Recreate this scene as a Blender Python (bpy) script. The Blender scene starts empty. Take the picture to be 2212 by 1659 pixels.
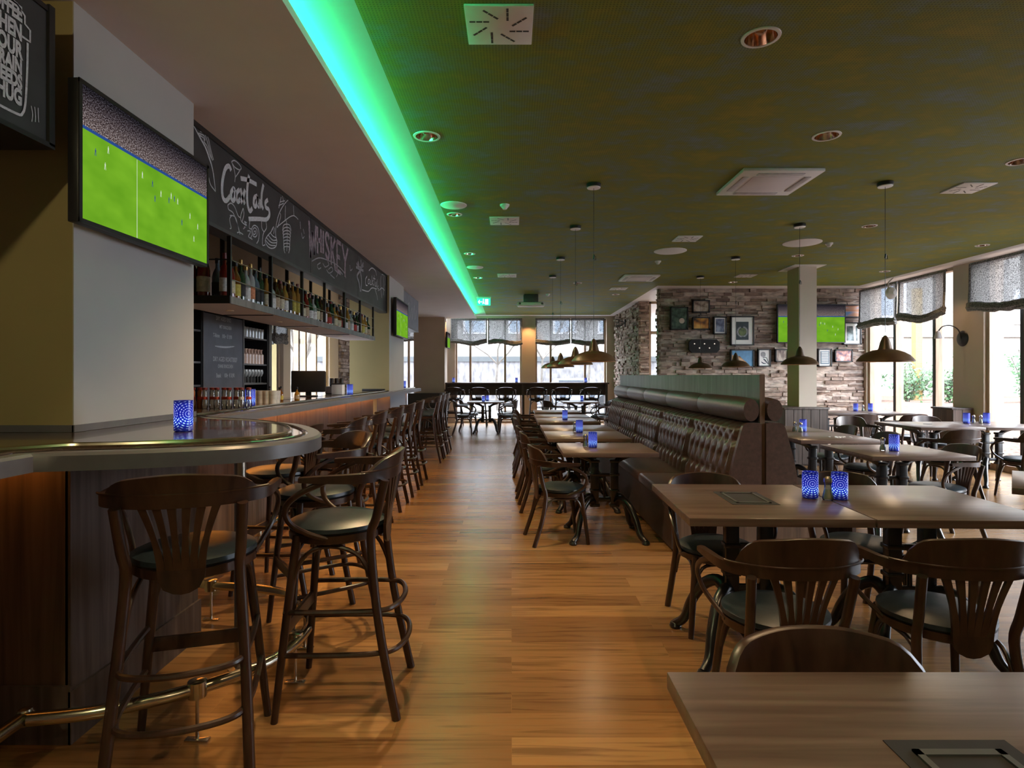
import bpy, bmesh, math, random
from mathutils import Vector, Matrix
R = random.Random(7)
PI = math.pi
SC = bpy.context.scene
COL = SC.collection
F = 1290.0

# ------------------------------------------------------------------ helpers
class MB:
    def __init__(s): s.v = []; s.f = []
    def add(s, vs, fs):
        o = len(s.v); s.v += [tuple(p) for p in vs]; s.f += [tuple(i + o for i in f) for f in fs]; return s
    def box(s, x0, x1, y0, y1, z0, z1, M=None):
        vs = [(x0,y0,z0),(x1,y0,z0),(x1,y1,z0),(x0,y1,z0),(x0,y0,z1),(x1,y0,z1),(x1,y1,z1),(x0,y1,z1)]
        if M is not None: vs = [M @ Vector(p) for p in vs]
        return s.add(vs, [(0,3,2,1),(4,5,6,7),(0,1,5,4),(1,2,6,5),(2,3,7,6),(3,0,4,7)])
    def rbox(s, x0, x1, y0, y1, z0, z1, r=0.006, M=None, seg=2):
        bm = bmesh.new(); m = MB().box(x0,x1,y0,y1,z0,z1)
        vs = [bm.verts.new(p) for p in m.v]
        for f in m.f: bm.faces.new([vs[i] for i in f])
        bmesh.ops.bevel(bm, geom=bm.edges[:], offset=r, segments=seg, affect='EDGES', profile=0.5)
        bm.verts.index_update()
        V = [(M @ v.co) if M is not None else v.co.copy() for v in bm.verts]
        s.add(V, [[v.index for v in f.verts] for f in bm.faces]); bm.free(); return s
    def tube(s, path, r, seg=8, closed=False, flat=1.0, cap=True):
        P = [Vector(p) for p in path]; n = len(P)
        rs = r if isinstance(r, (list, tuple)) else [r] * n
        o = len(s.v); up = None
        for i in range(n):
            if closed: t = P[(i+1) % n] - P[i-1]
            else: t = P[min(i+1, n-1)] - P[max(i-1, 0)]
            if t.length < 1e-9: t = Vector((0,0,1))
            t.normalize()
            if up is None: up = Vector((0,0,1)) if abs(t.z) < .9 else Vector((0,1,0))
            a = up - t * up.dot(t)
            if a.length < 1e-4: a = t.orthogonal()
            a.normalize(); b = t.cross(a); up = a
            for k in range(seg):
                an = 2*PI*k/seg
                s.v.append(tuple(P[i] + a*(math.cos(an)*rs[i]) + b*(math.sin(an)*rs[i]*flat)))
        m = n if closed else n-1
        for i in range(m):
            j = (i+1) % n
            for k in range(seg):
                l = (k+1) % seg
                s.f.append((o+i*seg+k, o+i*seg+l, o+j*seg+l, o+j*seg+k))
        if not closed and cap:
            s.f.append(tuple(o+k for k in reversed(range(seg)))); s.f.append(tuple(o+(n-1)*seg+k for k in range(seg)))
        return s
    def lathe(s, prof, seg=20, c=(0,0,0), M=None, cap=True):
        o = len(s.v); n = len(prof)
        for (r, z) in prof:
            for k in range(seg):
                a = 2*PI*k/seg
                p = Vector((c[0]+max(r,1e-5)*math.cos(a), c[1]+max(r,1e-5)*math.sin(a), c[2]+z))
                s.v.append(tuple(M @ p if M is not None else p))
        for i in range(n-1):
            for k in range(seg):
                l = (k+1) % seg
                s.f.append((o+i*seg+k, o+i*seg+l, o+(i+1)*seg+l, o+(i+1)*seg+k))
        if cap and prof[0][0] > 1e-4: s.f.append(tuple(o+k for k in reversed(range(seg))))
        if cap and prof[-1][0] > 1e-4: s.f.append(tuple(o+(n-1)*seg+k for k in range(seg)))
        return s
    def prism(s, poly, z0, z1):
        n = len(poly); o = len(s.v)
        s.v += [(x,y,z0) for x,y in poly] + [(x,y,z1) for x,y in poly]
        s.f.append(tuple(o+i for i in reversed(range(n)))); s.f.append(tuple(o+n+i for i in range(n)))
        for i in range(n):
            j = (i+1) % n; s.f.append((o+i, o+j, o+n+j, o+n+i))
        return s
    def quad(s, a, b, c, d): return s.add([a,b,c,d], [(0,1,2,3)])
    def mesh(s, name, ang=38):
        me = bpy.data.meshes.new(name); me.from_pydata(s.v, [], s.f); me.update()
        bm = bmesh.new(); bm.from_mesh(me); bmesh.ops.recalc_face_normals(bm, faces=bm.faces[:]); bm.to_mesh(me); bm.free()
        me.polygons.foreach_set('use_smooth', [True]*len(me.polygons))
        try: me.set_sharp_from_angle(angle=math.radians(ang))
        except Exception: pass
        return me

def spl(pts, n=6, closed=False):
    P = [Vector(p if len(p) == 3 else (p[0], p[1], 0)) for p in pts]; out = []
    N = len(P); m = N if closed else N-1
    for i in range(m):
        if closed: p0,p1,p2,p3 = P[i-1],P[i],P[(i+1)%N],P[(i+2)%N]
        else: p0,p1,p2,p3 = P[max(i-1,0)],P[i],P[i+1],P[min(i+2,N-1)]
        for k in range(n):
            t = k/n
            out.append(0.5*((2*p1)+(-p0+p2)*t+(2*p0-5*p1+4*p2-p3)*t*t+(-p0+3*p1-3*p2+p3)*t**3))
    if not closed: out.append(P[-1])
    return out

def obj(name, me, m=None, parent=None, loc=None, rz=0, ang=38):
    if isinstance(me, MB): me = me.mesh(name, ang)
    if m is not None and not me.materials: me.materials.append(m)
    o = bpy.data.objects.new(name, me); COL.objects.link(o)
    if parent: o.parent = parent
    if loc: o.location = loc
    if rz: o.rotation_euler = (0,0,rz)
    return o
def thing(name, label, cat, loc=(0,0,0), rz=0, group=None):
    o = bpy.data.objects.new(name, None); COL.objects.link(o); o.empty_display_size = .1
    o.location = loc; o.rotation_euler = (0,0,rz); o['label'] = label; o['category'] = cat
    if group: o['group'] = group
    return o
def tag(o, label, cat, group=None, kind=None):
    o['label'] = label; o['category'] = cat
    if group: o['group'] = group
    if kind: o['kind'] = kind
    return o
def struct(name, mb, m, label=None, parent=None, ang=38):
    o = obj(name, mb, m, parent, ang=ang)
    if not parent: o['kind'] = 'structure'; o['label'] = label or name.replace('_', ' '); o['category'] = name.split('_')[0]
    return o
def dup(root, loc, rz, label, group=None):
    r = root.copy(); COL.objects.link(r); r.location = loc; r.rotation_euler = (0,0,rz); r['label'] = label
    if group: r['group'] = group
    for ch in list(root.children):
        c = ch.copy(); COL.objects.link(c); c.parent = r
        for g in ch.children:
            d = g.copy(); COL.objects.link(d); d.parent = c
    return r
CH = {}
def kids(o): return o.children

# ------------------------------------------------------------------ materials
def nt(name):
    m = bpy.data.materials.new(name); m.use_nodes = True
    t = m.node_tree; t.nodes.clear(); out = t.nodes.new('ShaderNodeOutputMaterial')
    return m, t, out
def N(t, typ, **kw):
    n = t.nodes.new(typ)
    for k, v in kw.items():
        if hasattr(n, k): setattr(n, k, v)
    return n
def L(t, a, b): t.links.new(a, b)
def c4(c): return (c[0], c[1], c[2], 1)
def pr(t, col=(.5,.5,.5), rough=.5, metal=0, spec=.5, coat=0):
    b = N(t, 'ShaderNodeBsdfPrincipled')
    b.inputs['Base Color'].default_value = c4(col); b.inputs['Roughness'].default_value = rough
    b.inputs['Metallic'].default_value = metal; b.inputs['Specular IOR Level'].default_value = spec
    b.inputs['Coat Weight'].default_value = coat
    return b
def ramp(t, stops):
    r = N(t, 'ShaderNodeValToRGB'); e = r.color_ramp.elements
    while len(e) < len(stops): e.new(.5)
    for i, (p, c) in enumerate(stops): e[i].position = p; e[i].color = c4(c)
    return r
def mapping(t, scale=(1,1,1), coord='Object', rot=(0,0,0)):
    tc = N(t, 'ShaderNodeTexCoord'); mp = N(t, 'ShaderNodeMapping')
    mp.inputs['Scale'].default_value = scale; mp.inputs['Rotation'].default_value = rot
    L(t, tc.outputs[coord], mp.inputs[0]); return mp
def simple(name, col, rough=.5, metal=0, spec=.5, coat=0, noise=None, bump=0, nscale=(20,20,20)):
    m, t, out = nt(name); b = pr(t, col, rough, metal, spec, coat)
    mp = mapping(t, nscale); nz = N(t, 'ShaderNodeTexNoise'); nz.inputs['Scale'].default_value = 1; nz.inputs['Detail'].default_value = 4
    L(t, mp.outputs[0], nz.inputs[0])
    k = noise if noise is not None else .12
    r = ramp(t, [(.3, [c*(1-k) for c in col]), (.7, [min(1,c*(1+k)) for c in col])])
    L(t, nz.outputs[0], r.inputs[0]); L(t, r.outputs[0], b.inputs['Base Color'])
    if bump:
        bp = N(t, 'ShaderNodeBump'); bp.inputs['Strength'].default_value = bump; bp.inputs['Distance'].default_value = .01
        L(t, nz.outputs[0], bp.inputs['Height']); L(t, bp.outputs[0], b.inputs['Normal'])
    L(t, b.outputs[0], out.inputs[0]); return m
def wood(name, cols, scale=(30,30,1.5), rough=.45, spec=.5, coat=0):
    m, t, out = nt(name); b = pr(t, cols[0], rough, 0, spec, coat)
    mp = mapping(t, scale); nz = N(t, 'ShaderNodeTexNoise'); nz.inputs['Scale'].default_value = 1
    nz.inputs['Detail'].default_value = 6; nz.inputs['Distortion'].default_value = .6
    L(t, mp.outputs[0], nz.inputs[0])
    n = len(cols); r = ramp(t, [(.3+.4*i/(n-1), c) for i, c in enumerate(cols)])
    L(t, nz.outputs[0], r.inputs[0]); L(t, r.outputs[0], b.inputs['Base Color'])
    bp = N(t, 'ShaderNodeBump'); bp.inputs['Strength'].default_value = .12; bp.inputs['Distance'].default_value = .003
    L(t, nz.outputs[0], bp.inputs['Height']); L(t, bp.outputs[0], b.inputs['Normal'])
    L(t, b.outputs[0], out.inputs[0]); return m
def emis(name, col, st):
    m, t, out = nt(name); e = N(t, 'ShaderNodeEmission'); e.inputs[0].default_value = c4(col); e.inputs[1].default_value = st
    L(t, e.outputs[0], out.inputs[0]); return m
def glassy(name, col=(1,1,1), mixf=.12, rough=.02):
    m, t, out = nt(name); tr = N(t, 'ShaderNodeBsdfTransparent'); tr.inputs[0].default_value = c4(col)
    g = N(t, 'ShaderNodeBsdfGlossy'); g.inputs['Roughness'].default_value = rough
    fr = N(t, 'ShaderNodeFresnel'); fr.inputs[0].default_value = 1.45
    ad = N(t, 'ShaderNodeMath', operation='ADD'); ad.inputs[1].default_value = mixf; L(t, fr.outputs[0], ad.inputs[0]); ad.use_clamp = True
    mx = N(t, 'ShaderNodeMixShader'); L(t, ad.outputs[0], mx.inputs[0]); L(t, tr.outputs[0], mx.inputs[1]); L(t, g.outputs[0], mx.inputs[2])
    L(t, mx.outputs[0], out.inputs[0]); return m

M = {}
M['white'] = simple('white_plaster', (.66,.61,.61), .85, noise=.03, nscale=(3,3,3))
M['trimw'] = simple('white_trim', (.7,.68,.66), .6, noise=.02)
M['cove'] = simple('dimmed_trim_plaster', (.40,.39,.38), .85, noise=.03, nscale=(3,3,3))  # white trim paint darkened, taking down the green strip's light in its colour
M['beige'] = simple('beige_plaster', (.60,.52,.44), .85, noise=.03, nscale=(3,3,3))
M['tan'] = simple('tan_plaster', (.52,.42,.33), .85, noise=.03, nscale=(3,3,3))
M['olivelit'] = simple('plaster_with_olive_light', (.33,.265,.12), .85, noise=.03, nscale=(3,3,3))  # warm yellow light on these pillar faces is put into the plaster colour
M['tint'] = simple('grey_green_plaster', (.43,.43,.42), .8, noise=.03, nscale=(3,3,3))
M['black'] = simple('black_lacquer', (.012,.012,.013), .4, noise=.2)
M['blackm'] = simple('black_cast_iron', (.008,.008,.009), .28, 0, .6, noise=.3)
M['blackmatte'] = simple('matt_black', (.015,.014,.015), .8, noise=.2)
M['darkgrey'] = simple('dark_grey_metal', (.06,.065,.065), .5, noise=.1)
M['steel'] = simple('brushed_steel', (.55,.5,.42), .25, 1, noise=.05)
M['brass'] = simple('brushed_brass_rail', (.50,.46,.36), .22, 1, noise=.06)
M['chairwood'] = wood('dark_stained_bentwood', [(.014,.007,.0045),(.032,.014,.008),(.045,.022,.013)], (25,25,6), .33, .55)
M['leather'] = simple('dark_blue_leatherette', (.010,.020,.027), .38, 0, .6, noise=.2, nscale=(60,60,60), bump=.05)
M['bench'] = simple('dark_brown_leather', (.060,.034,.027), .36, 0, .6, noise=.25, nscale=(40,40,40), bump=.06)
M['tabletop'] = wood('walnut_laminate_top', [(.070,.043,.034),(.110,.072,.058),(.145,.10,.082)], (2,38,38), .30, .5)
M['barwood'] = wood('grey_brown_panel_wood', [(.040,.028,.024),(.075,.055,.047),(.115,.088,.078)], (26,26,1.3), .5)
M['barwoodw'] = wood('warm_brown_panel_wood', [(.05,.03,.02),(.10,.058,.035),(.14,.085,.055)], (26,26,1.3), .5)
M['bartop'] = wood('dark_lacquered_bar_top', [(.035,.024,.02),(.055,.040,.033),(.075,.055,.045)], (30,2,30), .16, .7, .4)
M['baredge'] = simple('grey_bar_edging', (.11,.11,.12), .33, 0, .6, noise=.08)
M['partition'] = wood('grey_green_panel_wood', [(.075,.083,.085),(.115,.125,.126),(.16,.172,.170)], (20,20,1.2), .5)
M['chalkb'] = simple('chalkboard', (.034,.037,.039), .5, noise=.25, nscale=(5,5,5))
M['chalkm'] = simple('menu_chalkboard', (.16,.17,.20), .7, noise=.12, nscale=(6,6,6))
M['chalk'] = simple('chalk_paint', (.55,.58,.62), .9, noise=.2, nscale=(90,90,90))
M['chalkf'] = simple('faint_chalk', (.30,.31,.34), .9, noise=.3, nscale=(90,90,90))
M['mauve'] = simple('mauve_chalk', (.30,.25,.29), .9, noise=.35, nscale=(120,30,30))
M['copper'] = simple('copper_enamel', (.10,.055,.027), .36, .35, noise=.25, nscale=(9,9,9))
M['shadein'] = simple('cream_shade_lining', (.85,.75,.55), .5, noise=.03)
M['hem'] = simple('patterned_blind_hem', (.17,.165,.16), .9, noise=.85, nscale=(70,70,70), bump=.5)
M['frame'] = wood('window_frame_timber', [(.30,.20,.13),(.38,.27,.18),(.45,.33,.22)], (20,20,2), .5)
M['framed'] = simple('dark_window_seal', (.04,.045,.055), .5)
M['glass'] = glassy('window_glass', (1,1,1), 0.0)
M['clear'] = glassy('clear_glass', (.88,.92,.92), .10)
M['chrome'] = simple('polished_reflector', (.78,.55,.42), .12, 1, noise=.2, nscale=(25,25,25))
M['paper'] = simple('white_paper', (.8,.8,.8), .8, noise=.02)
M['soil'] = simple('brown_mulch', (.12,.065,.042), .95, noise=.6, nscale=(14,14,14), bump=.6)
M['pave'] = simple('pale_paving', (.24,.235,.23), .9, noise=.1)
M['leaf'] = simple('green_leaves', (.06,.13,.045), .5, noise=.4, nscale=(5,5,5))
M['leafl'] = simple('pale_leaves', (.12,.17,.07), .5, noise=.4, nscale=(5,5,5))
M['bark'] = simple('grey_bark', (.10,.085,.07), .9, noise=.3, nscale=(9,9,9))
M['render'] = simple('cream_render', (.25,.23,.20), .9, noise=.04)
M['redw'] = simple('blue_grey_car_paint', (.25,.30,.38), .3)

def floor_mat():
    m, t, out = nt('oak_plank_floor'); b = pr(t, (.3,.15,.06), .26, 0, .55)
    mp = mapping(t, (1,1,1)); br = N(t, 'ShaderNodeTexBrick')
    br.inputs['Scale'].default_value = 1; br.inputs['Brick Width'].default_value = 1.25; br.inputs['Row Height'].default_value = .165
    br.inputs['Mortar Size'].default_value = .0012; br.inputs['Mortar Smooth'].default_value = .3; br.inputs['Bias'].default_value = 0
    br.inputs['Color1'].default_value = (0,0,0,1); br.inputs['Color2'].default_value = (1,1,1,1); br.inputs['Mortar'].default_value = (.35,.35,.35,1)
    br.offset = .37; br.offset_frequency = 2
    L(t, mp.outputs[0], br.inputs['Vector'])
    tint = ramp(t, [(0,(.185,.090,.032)),(.35,(.235,.120,.043)),(.7,(.29,.155,.057)),(1,(.335,.188,.074))])
    L(t, br.outputs[0], tint.inputs[0])
    mp2 = mapping(t, (1.6,26,1)); nz = N(t, 'ShaderNodeTexNoise'); nz.inputs['Scale'].default_value = 1.3; nz.inputs['Detail'].default_value = 7; nz.inputs['Distortion'].default_value = .8
    # shift the grain from plank to plank
    add = N(t, 'ShaderNodeVectorMath', operation='ADD'); ml = N(t, 'ShaderNodeVectorMath', operation='SCALE'); ml.inputs['Scale'].default_value = 17
    L(t, br.outputs[0], ml.inputs[0]); L(t, mp2.outputs[0], add.inputs[0]); L(t, ml.outputs[0], add.inputs[1]); L(t, add.outputs[0], nz.inputs[0])
    gr = ramp(t, [(.3,(.55,.52,.5)),(.52,(1,1,1)),(.75,(1.0,.9,.8))])
    L(t, nz.outputs[0], gr.inputs[0])
    mx = N(t, 'ShaderNodeMix', data_type='RGBA', blend_type='MULTIPLY'); mx.inputs[0].default_value = 1
    L(t, tint.outputs[0], mx.inputs[6]); L(t, gr.outputs[0], mx.inputs[7])
    L(t, mx.outputs[2], b.inputs['Base Color'])
    bp = N(t, 'ShaderNodeBump'); bp.inputs['Strength'].default_value = .12; bp.inputs['Distance'].default_value = .004
    L(t, nz.outputs[0], bp.inputs['Height']); L(t, bp.outputs[0], b.inputs['Normal'])
    L(t, b.outputs[0], out.inputs[0]); return m
M['floor'] = floor_mat()

def green_ceiling():
    m, t, out = nt('camouflage_perforated_ceiling'); b = pr(t, (.1,.1,.02), .75, 0, .3)
    mp = mapping(t, (3.2,4.6,1)); nz = N(t, 'ShaderNodeTexNoise'); nz.inputs['Scale'].default_value = .9; nz.inputs['Detail'].default_value = 8; nz.inputs['Roughness'].default_value = .7
    L(t, mp.outputs[0], nz.inputs[0])
    r = ramp(t, [(.33,(.17,.22,.20)),(.43,(.17,.205,.095)),(.52,(.19,.205,.036)),(.68,(.27,.235,.024))])
    L(t, nz.outputs[0], r.inputs[0])
    mp2 = mapping(t, (60,60,60)); vo = N(t, 'ShaderNodeTexVoronoi'); vo.inputs['Scale'].default_value = 1; vo.inputs['Randomness'].default_value = 0
    L(t, mp2.outputs[0], vo.inputs[0]); rr = ramp(t, [(.18,(.42,.42,.42)),(.34,(1,1,1))]); L(t, vo.outputs['Distance'], rr.inputs[0])
    mx = N(t, 'ShaderNodeMix', data_type='RGBA', blend_type='MULTIPLY'); mx.inputs[0].default_value = .7
    L(t, r.outputs[0], mx.inputs[6]); L(t, rr.outputs[0], mx.inputs[7]); L(t, mx.outputs[2], b.inputs['Base Color'])
    L(t, b.outputs[0], out.inputs[0]); return m
M['greenc'] = green_ceiling()

def stone_mat():
    m, t, out = nt('split_face_stone'); b = pr(t, (.3,.25,.2), .85, 0, .3)
    g = N(t, 'ShaderNodeNewGeometry'); r = ramp(t, [(0,(.17,.12,.10)),(.35,(.29,.215,.175)),(.7,(.41,.325,.28)),(1,(.52,.45,.40))])
    L(t, g.outputs['Random Per Island'], r.inputs[0])
    mp = mapping(t, (9,9,22)); nz = N(t, 'ShaderNodeTexNoise'); nz.inputs['Scale'].default_value = 1; nz.inputs['Detail'].default_value = 7
    L(t, mp.outputs[0], nz.inputs[0]); rr = ramp(t, [(.3,(.6,.6,.6)),(.7,(1.25,1.2,1.15))]); L(t, nz.outputs[0], rr.inputs[0])
    mx = N(t, 'ShaderNodeMix', data_type='RGBA', blend_type='MULTIPLY'); mx.inputs[0].default_value = 1
    L(t, r.outputs[0], mx.inputs[6]); L(t, rr.outputs[0], mx.inputs[7]); L(t, mx.outputs[2], b.inputs['Base Color'])
    bp = N(t, 'ShaderNodeBump'); bp.inputs['Strength'].default_value = .8; bp.inputs['Distance'].default_value = .03
    L(t, nz.outputs[0], bp.inputs['Height']); L(t, bp.outputs[0], b.inputs['Normal'])
    L(t, b.outputs[0], out.inputs[0]); return m
M['stone'] = stone_mat()

def blind_mat():
    m, t, out = nt('sheer_grey_blind'); mp = mapping(t, (70,70,70)); nz = N(t, 'ShaderNodeTexNoise'); nz.inputs['Scale'].default_value = 1; nz.inputs['Detail'].default_value = 3
    L(t, mp.outputs[0], nz.inputs[0]); r = ramp(t, [(.35,(.05,.05,.05)),(.65,(.26,.26,.26))]); L(t, nz.outputs[0], r.inputs[0])
    d = N(t, 'ShaderNodeBsdfDiffuse'); tl = N(t, 'ShaderNodeBsdfTranslucent'); tr = N(t, 'ShaderNodeBsdfTransparent')
    L(t, r.outputs[0], d.inputs[0]); L(t, r.outputs[0], tl.inputs[0]); tr.inputs[0].default_value = (.85,.88,.95,1)
    a = N(t, 'ShaderNodeMixShader'); a.inputs[0].default_value = .5; L(t, d.outputs[0], a.inputs[1]); L(t, tl.outputs[0], a.inputs[2])
    q = N(t, 'ShaderNodeMixShader'); rm = ramp(t, [(.4,(.04,.04,.04)),(.6,(.26,.26,.26))]); L(t, nz.outputs[0], rm.inputs[0]); L(t, rm.outputs[0], q.inputs[0])
    L(t, a.outputs[0], q.inputs[1]); L(t, tr.outputs[0], q.inputs[2]); L(t, q.outputs[0], out.inputs[0]); return m
M['blind'] = blind_mat()

def candle_mat():
    m, t, out = nt('dotted_cobalt_glass_with_glow'); b = pr(t, (.01,.02,.30), .12, 0, .6)
    tc = N(t, 'ShaderNodeTexCoord'); sx = N(t, 'ShaderNodeSeparateXYZ'); L(t, tc.outputs['Object'], sx.inputs[0])
    def mth(op, a, c=None, d=None):
        n = N(t, 'ShaderNodeMath', operation=op)
        for i, v in enumerate((a, c, d)):
            if v is None: continue
            if isinstance(v, (int, float)): n.inputs[i].default_value = v
            else: L(t, v, n.inputs[i])
        return n.outputs[0]
    # three round dotted rosettes pressed into the glass round the holder
    th = mth('ARCTAN2', sx.outputs[1], sx.outputs[0]); f = mth('FRACT', mth('ADD', mth('MULTIPLY', th, 3/(2*PI)), 3.0))
    u = mth('MULTIPLY', mth('SUBTRACT', f, .5), .0806); v = mth('SUBTRACT', sx.outputs[2], .078)
    r = mth('SQRT', mth('ADD', mth('MULTIPLY', u, u), mth('MULTIPLY', v, v))); ph = mth('ARCTAN2', v, u)
    ring = mth('SINE', mth('MULTIPLY', r, 2*PI/.0105)); dot = mth('SINE', mth('MULTIPLY', ph, 18))
    val = mth('ADD', mth('MULTIPLY', ring, .62), mth('MULTIPLY', dot, .38))
    rm = ramp(t, [(.45,(.003,.006,.26)),(.68,(.03,.05,.50)),(.92,(.50,.60,1.0))]); L(t, mth('MULTIPLY', mth('ADD', val, 1), .5), rm.inputs[0])
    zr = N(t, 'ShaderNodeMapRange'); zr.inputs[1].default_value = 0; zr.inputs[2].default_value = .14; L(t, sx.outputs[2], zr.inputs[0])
    zz = ramp(t, [(.02,(.03,.03,.04)),(.12,(.25,.25,.25)),(.34,(1.6,2.4,1.5)),(.5,(.8,.8,.9)),(.85,(.55,.55,.6)),(.95,(.12,.12,.14))]); L(t, zr.outputs[0], zz.inputs[0])  # tealight's glow put into the glass as emission, brightest near flame height
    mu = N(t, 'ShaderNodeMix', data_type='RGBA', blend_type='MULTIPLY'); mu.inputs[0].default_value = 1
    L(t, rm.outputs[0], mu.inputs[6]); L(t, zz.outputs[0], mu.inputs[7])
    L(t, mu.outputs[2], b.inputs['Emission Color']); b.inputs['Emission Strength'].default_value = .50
    L(t, b.outputs[0], out.inputs[0]); return m
M['candle'] = candle_mat()
M['flame'] = emis('tealight_glow', (.6,.9,1), 3)

def screen_mat():
    m, t, out = nt('football_broadcast_screen'); tc = N(t, 'ShaderNodeTexCoord'); sx = N(t, 'ShaderNodeSeparateXYZ'); L(t, tc.outputs['UV'], sx.inputs[0])
    nz = N(t, 'ShaderNodeTexNoise'); nz.inputs['Scale'].default_value = 5; L(t, tc.outputs['UV'], nz.inputs[0])
    gr = ramp(t, [(.3,(.11,.30,.012)),(.7,(.17,.40,.02))]); L(t, nz.outputs[0], gr.inputs[0])
    mp = N(t, 'ShaderNodeMapping'); mp.inputs['Scale'].default_value = (160,90,1); L(t, tc.outputs['UV'], mp.inputs[0])
    cn = N(t, 'ShaderNodeTexNoise'); cn.inputs['Scale'].default_value = 1; cn.inputs['Detail'].default_value = 2; L(t, mp.outputs[0], cn.inputs[0])
    cr = ramp(t, [(.38,(.03,.02,.025)),(.5,(.13,.09,.08)),(.62,(.42,.36,.36))]); L(t, cn.outputs[0], cr.inputs[0])
    vr = ramp(t, [(0,(1,1,1)),(.2,(1,1,1)),(.70,(.85,.85,.85)),(.88,(.3,.3,.35)),(.98,(.08,.09,.12))]); L(t, sx.outputs[1], vr.inputs[0])
    cm = N(t, 'ShaderNodeMix', data_type='RGBA', blend_type='MULTIPLY'); cm.inputs[0].default_value = 1; L(t, cr.outputs[0], cm.inputs[6]); L(t, vr.outputs[0], cm.inputs[7])
    gt = N(t, 'ShaderNodeMath', operation='GREATER_THAN'); gt.inputs[1].default_value = .70; L(t, sx.outputs[1], gt.inputs[0])
    g2 = N(t, 'ShaderNodeMath', operation='GREATER_THAN'); g2.inputs[1].default_value = .675; L(t, sx.outputs[1], g2.inputs[0])
    a = N(t, 'ShaderNodeMix', data_type='RGBA'); L(t, g2.outputs[0], a.inputs[0]); L(t, gr.outputs[0], a.inputs[6]); a.inputs[7].default_value = (.02,.06,.22,1)
    c = N(t, 'ShaderNodeMix', data_type='RGBA'); L(t, gt.outputs[0], c.inputs[0]); L(t, a.outputs[2], c.inputs[6]); L(t, cm.outputs[2], c.inputs[7])
    e = N(t, 'ShaderNodeEmission'); L(t, c.outputs[2], e.inputs[0]); e.inputs[1].default_value = .48
    L(t, e.outputs[0], out.inputs[0]); return m
M['screen'] = screen_mat()
M['scrw'] = emis('white_kit_pixels', (.75,.85,.7), .38)
M['scrb'] = emis('blue_kit_pixels', (.03,.06,.25), .4)

# ------------------------------------------------------------------ world, camera
w = bpy.data.worlds.new('overcast_sky'); SC.world = w; w.use_nodes = True
wt = w.node_tree; wt.nodes.clear(); wo = N(wt, 'ShaderNodeOutputWorld'); bg = N(wt, 'ShaderNodeBackground')
tc = N(wt, 'ShaderNodeTexCoord'); wn = N(wt, 'ShaderNodeTexNoise'); wn.inputs['Scale'].default_value = 2; L(wt, tc.outputs['Generated'], wn.inputs[0])
wr = ramp(wt, [(.3,(.70,.81,1.0)),(.7,(.86,.92,1))]); L(wt, wn.outputs[0], wr.inputs[0]); sg = N(wt, 'ShaderNodeSeparateXYZ'); L(wt, tc.outputs['Generated'], sg.inputs[0])
gr = ramp(wt, [(0,(.55,.55,.55)),(.1,(.62,.62,.62)),(.8,(1.35,1.35,1.35))]); L(wt, sg.outputs[2], gr.inputs[0])
wm = N(wt, 'ShaderNodeMix', data_type='RGBA', blend_type='MULTIPLY'); wm.inputs[0].default_value = 1; L(wt, wr.outputs[0], wm.inputs[6]); L(wt, gr.outputs[0], wm.inputs[7])
L(wt, wm.outputs[2], bg.inputs[0]); bg.inputs[1].default_value = 6.5
L(wt, bg.outputs[0], wo.inputs[0])
cam = bpy.data.cameras.new('camera'); co = bpy.data.objects.new('camera', cam); COL.objects.link(co)
co.location = (0,0,1.4); co.rotation_euler = (PI/2,0,0); cam.sensor_width = 36; cam.lens = F/2212*36
cam.shift_y = -18.5/2212; cam.shift_x = 1/2212; cam.clip_start = .05; cam.clip_end = 300
SC.camera = co
vs = SC.view_settings; vs.view_transform = 'Standard'; vs.look = 'None'; vs.gamma = 1; vs.exposure = 1.25; vs.use_curve_mapping = False

# ------------------------------------------------------------------ room shell
H = 3.15
struct('floor', MB().box(-3.8,7.3,-3,17.9,-.12,0), M['floor'], 'oak coloured plank floor running across the room')
DOWN = [(1.29,3.09,.085),(-.62,4.37,.085),(2.30,4.36,.085),(-.62,6.49,.07),(4.19,6.99,.07),(4.16,4.88,.085),(6.33,8.03,.07),(-.6,8.58,.07),(-.6,10.7,.07),
        (4.18,8.72,.07),(4.15,11.2,.07),(6.27,10.03,.07),(1.25,11.3,.07),(2.25,12.9,.07)]
def holed(mb, holes):
    tmp = bpy.data.objects.new('tmp', mb.mesh('ceiling')); COL.objects.link(tmp)
    c = MB()
    for (x,y,r) in holes: c.lathe([(r,-.1),(r,.12)], 28, (x,y,H))
    cut = bpy.data.objects.new('cut', c.mesh('cut')); COL.objects.link(cut)
    md = tmp.modifiers.new('b', 'BOOLEAN'); md.operation = 'DIFFERENCE'; md.object = cut; md.solver = 'EXACT'
    dg = bpy.context.evaluated_depsgraph_get(); me = bpy.data.meshes.new_from_object(tmp.evaluated_get(dg))
    bpy.data.objects.remove(tmp); bpy.data.objects.remove(cut); return me
me = holed(MB().prism([(-.733,-3),(6.78,-3),(6.78,11.65),(2.85,11.65),(2.85,17.25),(-.733,17.25)], H, H+.2), DOWN)
me.polygons.foreach_set('use_smooth', [False]*len(me.polygons)); o = obj('ceiling', me, M['greenc']); tag(o, 'olive green perforated suspended ceiling', 'ceiling', kind='structure')
struct('trim_5', MB().box(-1.45,-.733,-3,17.25,H,H+.2), M['cove'], 'plaster border lit green above the cove')
b = MB().box(6.78,7.4,-3,11.65,H,H+.2).box(2.85,7.4,11.65,17.9,H,H+.2).box(-3.8,2.85,17.25,17.9,H,H+.2)
struct('trim_1', b, M['trimw'], 'white plaster border round the green ceiling')
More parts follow.
